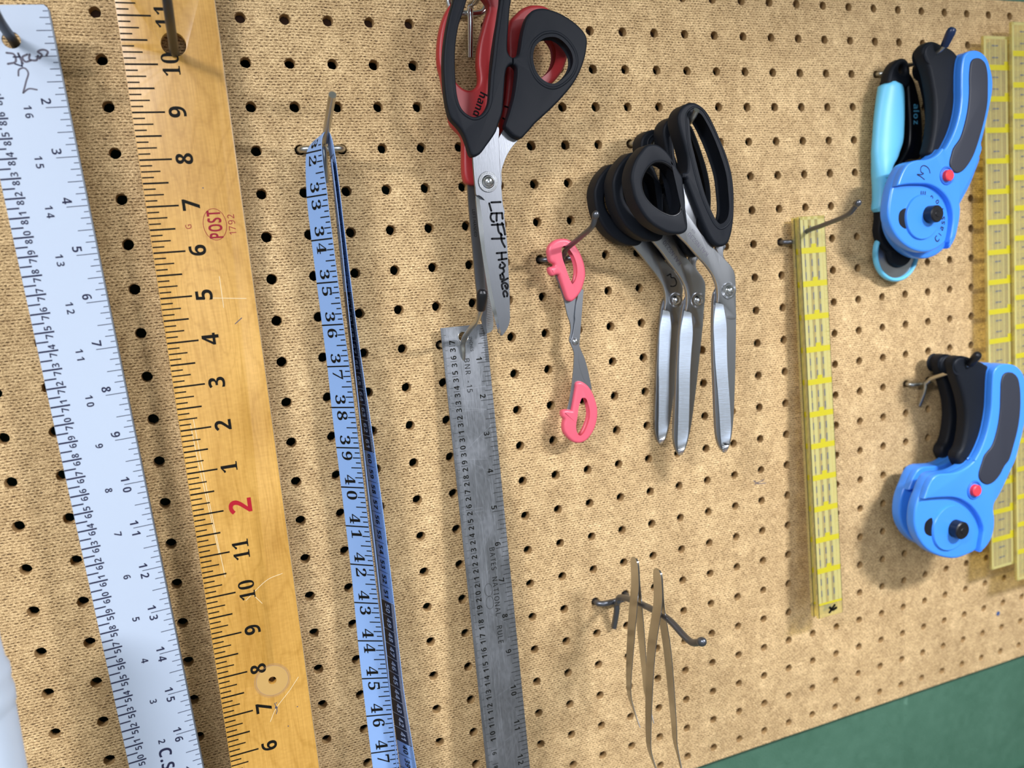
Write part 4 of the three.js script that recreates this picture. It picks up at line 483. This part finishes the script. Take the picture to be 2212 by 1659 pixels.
{
  const T = TRACE, t = thing('scissors', 'black handled scissors with LEFT Handed written in marker on the blade', 'scissors', 208.7, 128.3, 31, 'scissors on the board');
  part('finger_loop', ext(shapeOf(T.bsLoop, [T.bsLoopHole]), -4.5, 3, 1.5, 4), M.black, t);
  part('thumb_ring', ext(shapeOf(T.bsRing, [T.bsRingHole]), -4.5, 3, 1.5, 4), M.black, t);
  const off = (pts, d) => { const cx = pts.reduce((a, p) => a + p[0], 0) / pts.length, cy = pts.reduce((a, p) => a + p[1], 0) / pts.length; return pts.map(p => { const l = Math.hypot(p[0] - cx, p[1] - cy); return [p[0] + (p[0] - cx) / l * d, p[1] + (p[1] - cy) / l * d]; }); };
  part('loop_rim', rimTube(off(T.bsLoopHole, 1.3), 2.2, 1.25), M.black, t); part('ring_rim', rimTube(off(T.bsRingHole, 1.3), 2.2, 1.25), M.black, t);
  part('shank', ext(shapeOf(T.bsShank), -2, 0.05, 0.2, 1), M.brushed, t);
  { const b = blade(T.bsSpine, T.bsRidge, T.bsEdge, -2, 0); part('edge_bevel', b.bevel, M.ground, part('front_blade', b.flat, M.brushed, t), 'bright ground edge'); }
  part('rear_shank', ext(shapeOf(T.bsShank2), -4.2, -2.2, 0.2, 1), M.brushed, t);
  part('rear_blade', ext(shapeOf([...T.bsSpine.map(p => [p[0] - 0.8, p[1] + 1]), [0, -93], ...T.bsEdge.slice(0, -1).reverse().map(p => [p[0] + 1.6, p[1] + 1])]), -4.2, -2.2, 0.2, 1), M.steelDark, t);
  pivotScrew(t, 0, 0, 0, 6.4);
  part('handwriting', strokes(T.bsWriting, 1.25, 0.16), M.marker, t, 'black marker reading LEFT Handed');
}
{
  const T = TRACE, t = thing('scissors', 'red handled left-handed scissors hanging behind the black handled pair', 'scissors', 209.9, 128.3, 15, 'scissors on the board');
  part('finger_loop', ext(shapeOf(T.rsLoop, [T.rsLoopHole]), -5, 3, 2.2, 5), M.red, t);
  part('thumb_ring', ext(shapeOf(T.rsRing, [T.rsRingHole]), -5, 3, 2.2, 5), M.red, t);
  const sp = T.rsSpine, ed = T.rsEdge, mid = sp.map((p, i) => [(p[0] * 0.25 + ed[i][0] * 0.75), p[1] * 0.25 + ed[i][1] * 0.75]);
  part('front_blade', loft(sp.map((p, i) => [[p[0], p[1], -3], [ed[i][0], ed[i][1], -3], [ed[i][0], ed[i][1], -2.6], [mid[i][0], mid[i][1], -1], [p[0], p[1], -1]]), 0.25), M.steelDark, t);
  part('rear_blade', ext(shapeOf(T.rsBack), -5, -3.1, 0.2, 1), M.steel, t);
  const teeth = []; for (let y = -34; y > -93; y -= 1.15) teeth.push(new THREE.BoxGeometry(7, 0.35, 0.3).rotateZ(0.15).translate(0.8, y, -3.05)); part('serration', teeth, M.chrome, t, 'fine serrated edge');
  part('printed_lettering', text('LEFT-HANDED', 'sans_regular', 1.9, (T.rsText[0][0] + T.rsText[1][0]) / 2, (T.rsText[0][1] + T.rsText[1][1]) / 2, -Math.PI / 2, -0.94, 1, 0.06), M.blackInk, t);
  part('handwriting', [text('hand', 'sans_bold', 5.2, 2.3, 48.8, -2.0, 3.12), strokes(T.rsWriting.slice(-2), 1.0, 3.1)], M.marker, t, 'black marker reading hand');
}

// ------------------------------------------------------------------ small folding scissors, pink
{
  const T = TRACE, t = thing('folding_scissors', 'small scissors with a pink loop at the top and another at the bottom', 'scissors', 268.9, 234.9, 15, 'scissors on the board');
  part('upper_loop', ext(shapeOf(T.pkTop, [T.pkTopHole], 0.8), -3.6, 2.6, 2.0, 5), M.pink, t); part('lower_loop', ext(shapeOf(T.pkBot, [T.pkBotHole], 0.8), -3.6, 2.6, 2.0, 5), M.pink, t);
  part('front_blade', ext(shapeOf(T.pkSteelFront), -1.1, 0, 0.15, 1), M.steelDark, t); part('rear_blade', ext(shapeOf(T.pkSteelBack), -2.4, -1.2, 0.15, 1), M.steelDark, t);
  part('rivet', toCreasedNormals(new THREE.SphereGeometry(2.4, 20, 12, 0, 6.3, 0, 1.5).rotateX(Math.PI / 2).scale(1, 1, 0.55), 0.6), M.chrome, t);
}

// ------------------------------------------------------------------ three bent dressmaking shears
const shears = (() => {
  const T = TRACE, t = thing('shears', 'front pair of black handled bent steel shears, nearest the camera of the three', 'shears', 369.1, 208.3, 50, 'bent shears on one hook');
  part('thumb_ring', ext(shapeOf(T.shRing, [T.shRingHole]), -9, 5, 1.9, 5), M.black, t); part('finger_loop', ext(shapeOf(T.shLoop, [T.shLoopHole]), -9, 5, 1.9, 5), M.black, t);
  const off = (pts, d) => { const cx = pts.reduce((a, p) => a + p[0], 0) / pts.length, cy = pts.reduce((a, p) => a + p[1], 0) / pts.length; return pts.map(p => { const l = Math.hypot(p[0] - cx, p[1] - cy); return [p[0] + (p[0] - cx) / l * d, p[1] + (p[1] - cy) / l * d]; }); };
  part('ring_collar', rimTube(off(T.shRingHole, 0.9), 3.4, 1.3), M.blackGloss, t);
  part('loop_rim', rimTube(off(T.shLoopHole, 1.3), 4.4, 1.0), M.black, t);
  part('shank', ext(shapeOf(T.shShank), -2, 1.05, 0.3, 2), M.steel, t);
  { const b = blade(T.shSpine, T.shRidge, T.shEdge, -2, 1); part('edge_bevel', b.bevel, M.ground, part('front_blade', b.flat, M.steel, t), 'bright ground edge'); }
  part('rear_blade', ext(shapeOf(T.shBack), -5, -2.2, 0.3, 2), M.steelDark, t);
  pivotScrew(t, 0, 0, 1, 5.8);
  const a = T.shText, r = Math.atan2(a[1][1] - a[0][1], a[1][0] - a[0][0]);
  part('engraved_lettering', [text('KAI N5230', 'sans_regular', 3.1, (a[0][0] + a[1][0]) / 2, (a[0][1] + a[1][1]) / 2, r, 1.12, 1, 0.02), text('924', 'sans_regular', 1.5, a[2][0], a[2][1], r, 1.12)], M.pencil, t);
  return t;
})();
part('marker_dash', strokes([TRACE.shDash], 0.8, 1.12), M.marker, shears);
{
  const b = copyOf(shears, 'middle pair of black handled bent steel shears, between the other two', 360.4, 214.3, 26); b.rotation.set(0.04, 0, -0.085);
  b.remove(b.children.find(c => c.name === 'marker_dash'));
  const c = copyOf(shears, 'rear pair of black handled bent steel shears closest to the board', 352.5, 213.6, 10); c.rotation.set(0.04, 0, -0.075); c.scale.setScalar(0.95);
  c.remove(c.children.find(k => k.name === 'marker_dash')); c.remove(c.children.find(k => k.name === 'engraved_lettering'));
  c.updateMatrixWorld(true);
  const L = TRACE.shMark[0].map(p => { const v = c.worldToLocal(V(p[0], -p[1], 12)); return [v.x * 1000, v.y * 1000]; });
  part('handwriting', strokes([L], 0.9, 1.15), M.marker, c, 'handwritten 3');
}

// ------------------------------------------------------------------ tweezers straddling their hook
function tweezers(label, x, yd, z, spread0, spread1, L, lean) {
  const t = thing('tweezers', label, 'tweezers', x, yd, z, 'tweezers on the long hook'), th = 0.55;
  for (const s of [-1, 1]) {
    // [down, sideways, half width, outward bend]
    const prof = [[0, 0.35, 2.4, 0], [2, 0.35, 4.4, 0], [18, 0.4, 5.2, 0], [26, s < 0 ? 1.4 : 1.0, 5.0, 0], [55, s < 0 ? spread0 * 0.6 : spread1 * 0.6, 4.9, 0], [L - 28, s < 0 ? spread0 : spread1, 3.2, 0], [L - 18, s < 0 ? spread0 : spread1, 2.6, 0.4], [L - 9, s < 0 ? spread0 * 0.93 : spread1 * 0.93, 1.4, 5], [L, s < 0 ? spread0 * 0.84 : spread1 * 0.84, 0.6, 10.5]];
    const secs = []; const cv = k => new THREE.CatmullRomCurve3(prof.map(p => new THREE.Vector3(p[0], p[k], 0)), false, 'centripetal');
    const c1 = cv(1), c2 = cv(2), c3 = cv(3);
    for (let i = 0; i <= 48; i++) { const d = c1.getPoint(i / 48), w = Math.max(0.4, c2.getPoint(i / 48).y), b = c3.getPoint(i / 48).y, cx = s * d.y + lean * d.x; secs.push([[cx - th / 2, -d.x, b - w], [cx + th / 2, -d.x, b - w], [cx + th / 2, -d.x, b + w], [cx - th / 2, -d.x, b + w]].map(p => p)); }
    part('arm', loft(secs, 0.4), M.tweezerSteel, t);
  }
  return t;
}
M.tweezerSteel = S({ color: 0xb4b3b0, metalness: 1, roughness: 0.2, bumpMap: brush, bumpScale: 0.00002 });
tweezers('rear steel tweezers on the long hook, closer to the board', 290, 385, 43, 9, 4, 118, -0.012);
tweezers('front steel tweezers on the long hook, nearer its tip', 290, 383, 73, 12.5, 7.5, 142, -0.008);

// ------------------------------------------------------------------ rotary cutters
function blueCutter(P, label, x, yd, z, writing) {
  const T = TRACE, t = thing('rotary_cutter', label, 'rotary cutter', x, yd, z, 'rotary cutters on the board'), mk = T[P + 'Marks'], B = T[P + 'Base'];
  const sc = P === 'bl' ? 1.12 : 1;
  part('body', ext(shapeOf(B), -13.5, -4.5, 2.0, 4), M.blue, t);
  part('handle', ext(shapeOf(T[P + 'Plate']), -6.5, 0, 1.3, 4), M.blue, t);
  part('grip_pad', ext(shapeOf(T[P + 'Grip']), -2.5, 1.2, 1.0, 4), M.gripGrey, t, 'charcoal rubber pad');
  const tr = T[P + 'Trig'], hx = mk[0][0], hy = mk[0][1];
  part('squeeze_lever', ext(shapeOf(tr, [circle(hx, hy, 4.2 * sc)]), -18, -7, 3.0, 5), M.black, t, 'black squeeze lever with a hanging hole');
  part('raised_disc', cyl(17 * sc, 16.6 * sc, 2.2, mk[2][0], mk[2][1], -4.8, 56, 0.4), M.blue, t);
  part('slot', ext(shapeOf([[mk[3][0] - 3.0 * sc, mk[3][1] + 5], [mk[3][0] - 4.6 * sc, mk[3][1]], [mk[3][0] - 3 * sc, mk[3][1] - 5], [mk[3][0] + 3, mk[3][1] - 8], [mk[3][0] + 4, mk[3][1]], [mk[3][0] + 3, mk[3][1] + 7]]), -5, -4.4, 0.05, 1), M.jet, t);
  part('hub_screw', [cyl(6.6 * sc, 6.4 * sc, 10, 0, 0, -5, 40, 0.8), cyl(2.6, 2.4, 0.8, 0, 0, 4.7, 20, 0.2)], M.jet, t);
  const b = part('button_seat', rimTube(circle(mk[1][0], mk[1][1], 6.2 * sc), 0, 0.9), M.blueDeep, t); void b;
  part('lock_button', cyl(4.4 * sc, 4.2 * sc, 5, mk[1][0], mk[1][1], -1.5, 32, 0.7), M.button, t, 'red round button');
  if (writing) {
    const C0 = mk[2], L = T.buLetters, str = 'Classroom';
    part('handwriting', [strokes(T.buWriting, 0.8, 0.1), ...L.map((p, i) => text(str[i], 'sans_bold', i ? 3.6 : 5.2, p[0], p[1], Math.atan2(p[1] - C0[1], p[0] - C0[0]) + Math.PI / 2, -4.4 + (Math.hypot(p[0] - C0[0], p[1] - C0[1]) < 17.5 ? 2.1 : 0)))], M.navyInk, t, 'pen writing reading Classroom');
  }
  return t;
}
const upFront = blueCutter('bu', 'blue rotary cutter with handwriting, front of the upper hook', 558.6, 165.6, 48, true);
{ const c = copyOf(upFront, 'blue rotary cutter hidden between the handwritten one and the aqua one', 577, 171, 31.5); c.remove(c.children.find(k => k.name === 'handwriting')); }
const lowFront = blueCutter('bl', 'blue rotary cutter with red button, front of the lower hook', 579.1, 417.1, 55, false);
copyOf(lowFront, 'second blue rotary cutter half hidden behind the front one on the lower hook', 591, 419, 29).rotation.z = -0.02;
{
  const T = TRACE, t = thing('rotary_cutter', 'aqua handled rotary cutter with exposed round blade, rearmost on the upper hook', 'rotary cutter', 565.0, 193.0, 11, 'rotary cutters on the board');
  part('handle', roundBar(T.aqHandle, 7.5, -1), M.aqua, t);
  const ribs = []; for (let i = 0; i < 6; i++) ribs.push(new THREE.TorusGeometry(7.4 + i * 0.35, 0.5, 8, 24).rotateX(Math.PI / 2).scale(1, 1, 0.86).translate(-15.6 + i * 0.3, 38 + i * 4.2, -1)); part('grip_ribs', ribs, M.aquaDark, t);
  part('hanging_end', ext(shapeOf(T.aqTop, [circle(0.5, 141.5, 3.4)]), -6, 4, 2.4, 4), M.black, t); part('grip_side', ext(shapeOf(T.aqGrip), -7, 3, 2.2, 4), M.blackGloss, t);
  part('neck', ext(shapeOf(T.aqBlack), -6, 2, 1.6, 3), M.black, t);
  part('blade', cyl(21.2, 21.2, 0.6, 0, 0, -3.2, 64, 0.1), M.steel, t); part('blade_guard', toCreasedNormals(new THREE.TorusGeometry(22, 1.7, 10, 64), 0.7).scale(1, 1, 1.6).translate(0, 0, -3), M.aqua, t, 'aqua rim around the blade'); part('hub', cyl(13.5, 12.5, 4.5, 1.5, 1, -3, 48, 0.8), M.black, t);
  part('printed_lettering', text('aloz', 'sans_bold', 6, 15.4, 107.6, -Math.PI / 2, 3.1, 1, 0.06), S({ color: 0x4a8fae, roughness: 0.5 }), t);
}

// ------------------------------------------------------------------ yellow acrylic quilting rulers
function quiltRuler(label, group, x, yd, z, dx, dz, W, L, narrow) {
  const t = thing('quilting_ruler', label, 'ruler', x, yd, z, group), TH = 3; orient(t, dx, dz);
  part('acrylic', ext(shapeOf([[0, 0], [0, 0], [0, -L], [0, -L], [W, -L], [W, -L], [W, 0], [W, 0]], [circle(narrow ? 7 : W / 2, narrow ? -9.5 : -28, narrow ? 3 : 5)], 4), -TH, 0, 0.3, 1), M.acrylic, t);
  const z1 = 0.06, bars = [], thin = [], grey = [], n = Math.floor(L / IN + 0.01);
  for (let i = 1; i < n; i++) { const y = -i * IN - (narrow ? 0.6 : 0); const bar = [[0.5, y - 2.2, W - 0.5, y + 2.2]]; for (let c = narrow ? 0.5 * IN : IN; c < W; c += narrow ? 99 : IN) bar.push([c - 2.4, y + 2.2, c + 2.4, y + 5]); bars.push(bar); for (let k = 1; k < 8; k++) { const l = k === 4 ? 4.5 : 2.6; thin.push([W - l, y + k * IN / 8 - 0.25, W - 0.4, y + k * IN / 8 + 0.25]); } }
  for (let k = 0; k <= Math.round(W / (IN / 4)); k++) { const u = Math.min(Math.max(k * IN / 4, narrow ? 1.8 : 0.8), W - (narrow ? 1.8 : 0.8)), w = narrow ? 3.4 : k % 4 === 0 ? 2.2 : 0.5; thin.push([u - w / 2, narrow ? -L + 11 : -L + 0.4, u + w / 2, -0.4]); }
  thin.push([0.4, -2.6, W - 0.4, -0.4]); if (!narrow) thin.push([0.4, -L + 0.4, W - 0.4, -L + 2.6]); else bars.push([[0.5, -L + 10.5, W - 0.5, -L + 12.3]]);
  for (let i = 0; i < n; i++) for (let c = 0; c < (narrow ? 3 : Math.round(W / IN)); c++) for (let h = 0; h < 2; h++) { const y = -i * IN - 6.5 - h * 9.5, u = narrow ? 3.6 + c * 6.3 : c * IN + 9; if (narrow && i >= n - 0) continue; grey.push([u, y - (narrow ? 6.2 : 2), u + (narrow ? 2.2 : 7), y - 0.8]); }
  for (const b of bars) part('yellow_line', quads(b, z1), M.yellow, t); part('thin_lines', quads(thin, z1 - 0.02), M.yellowPale, t); part('printed_numbers', quads(grey, z1 - 0.03), M.greyInk, t);
  if (narrow) { part('edge_line', quads([[0.1, -L, 0.75, -1]], 0.09), M.jet, t); part('edge_line', quads([[W - 0.45, -L, W - 0.1, -1]], 0.09), M.jet, t); part('printed_mark', [strokes([[[11, -L + 3.2], [13.5, -L + 5.5], [16.5, -L + 8]], [[11.5, -L + 7], [14.5, -L + 4.6], [18, -L + 5.5]]], 2.2, z1)], M.blackInk, t); }
  return t;
}
quiltRuler('narrow yellow acrylic ruler in front on the dark beaded hook', 'narrow yellow rulers', 463.3, 159.8, 12.6, 0, 0.0406, 24.6, 319, true);
quiltRuler('second narrow yellow acrylic ruler, directly behind the front one', 'narrow yellow rulers', 463.0, 160.2, 7.0, 0, 0.0406, 24.6, 319, true);
quiltRuler('large yellow acrylic ruler at the right behind the rotary cutters', 'large yellow rulers', 659.5, 22, 9.5, 0.004, 0.028, 165, 459, false);
quiltRuler('large yellow acrylic ruler at the far right edge, over the other one', 'large yellow rulers', 686, 11.5, 14, 0.004, 0.026, 165, 484, false);

// ------------------------------------------------------------------ white standing pole at the left edge
{
  const base = Y0 * 1000, t = thing('pole', 'white plastic pole with a collar at the lower left edge', 'pole', -87, base, 100);
  const R = 20.2, p = [[0, 0], [60, 0], [60, 6], [26, 14], [R + 0.6, 22], [R + 0.4, base - 364], [R + 0.3, base - 362.5], [R + 1.1, base - 361], [R + 1.2, base - 355], [R + 0.3, base - 351], [R + 0.9, base - 348], [R + 0.8, base - 344], [R - 0.4, base - 341], [R - 1.0, base - 332], [R - 1.2, base - 318], [R - 5, base - 312], [0, base - 310]];
  part('shaft', toCreasedNormals(new THREE.LatheGeometry(p.map(a => new THREE.Vector2(...a)), 48), 0.6), M.pole, t);
}
renderer.render(scene, camera);
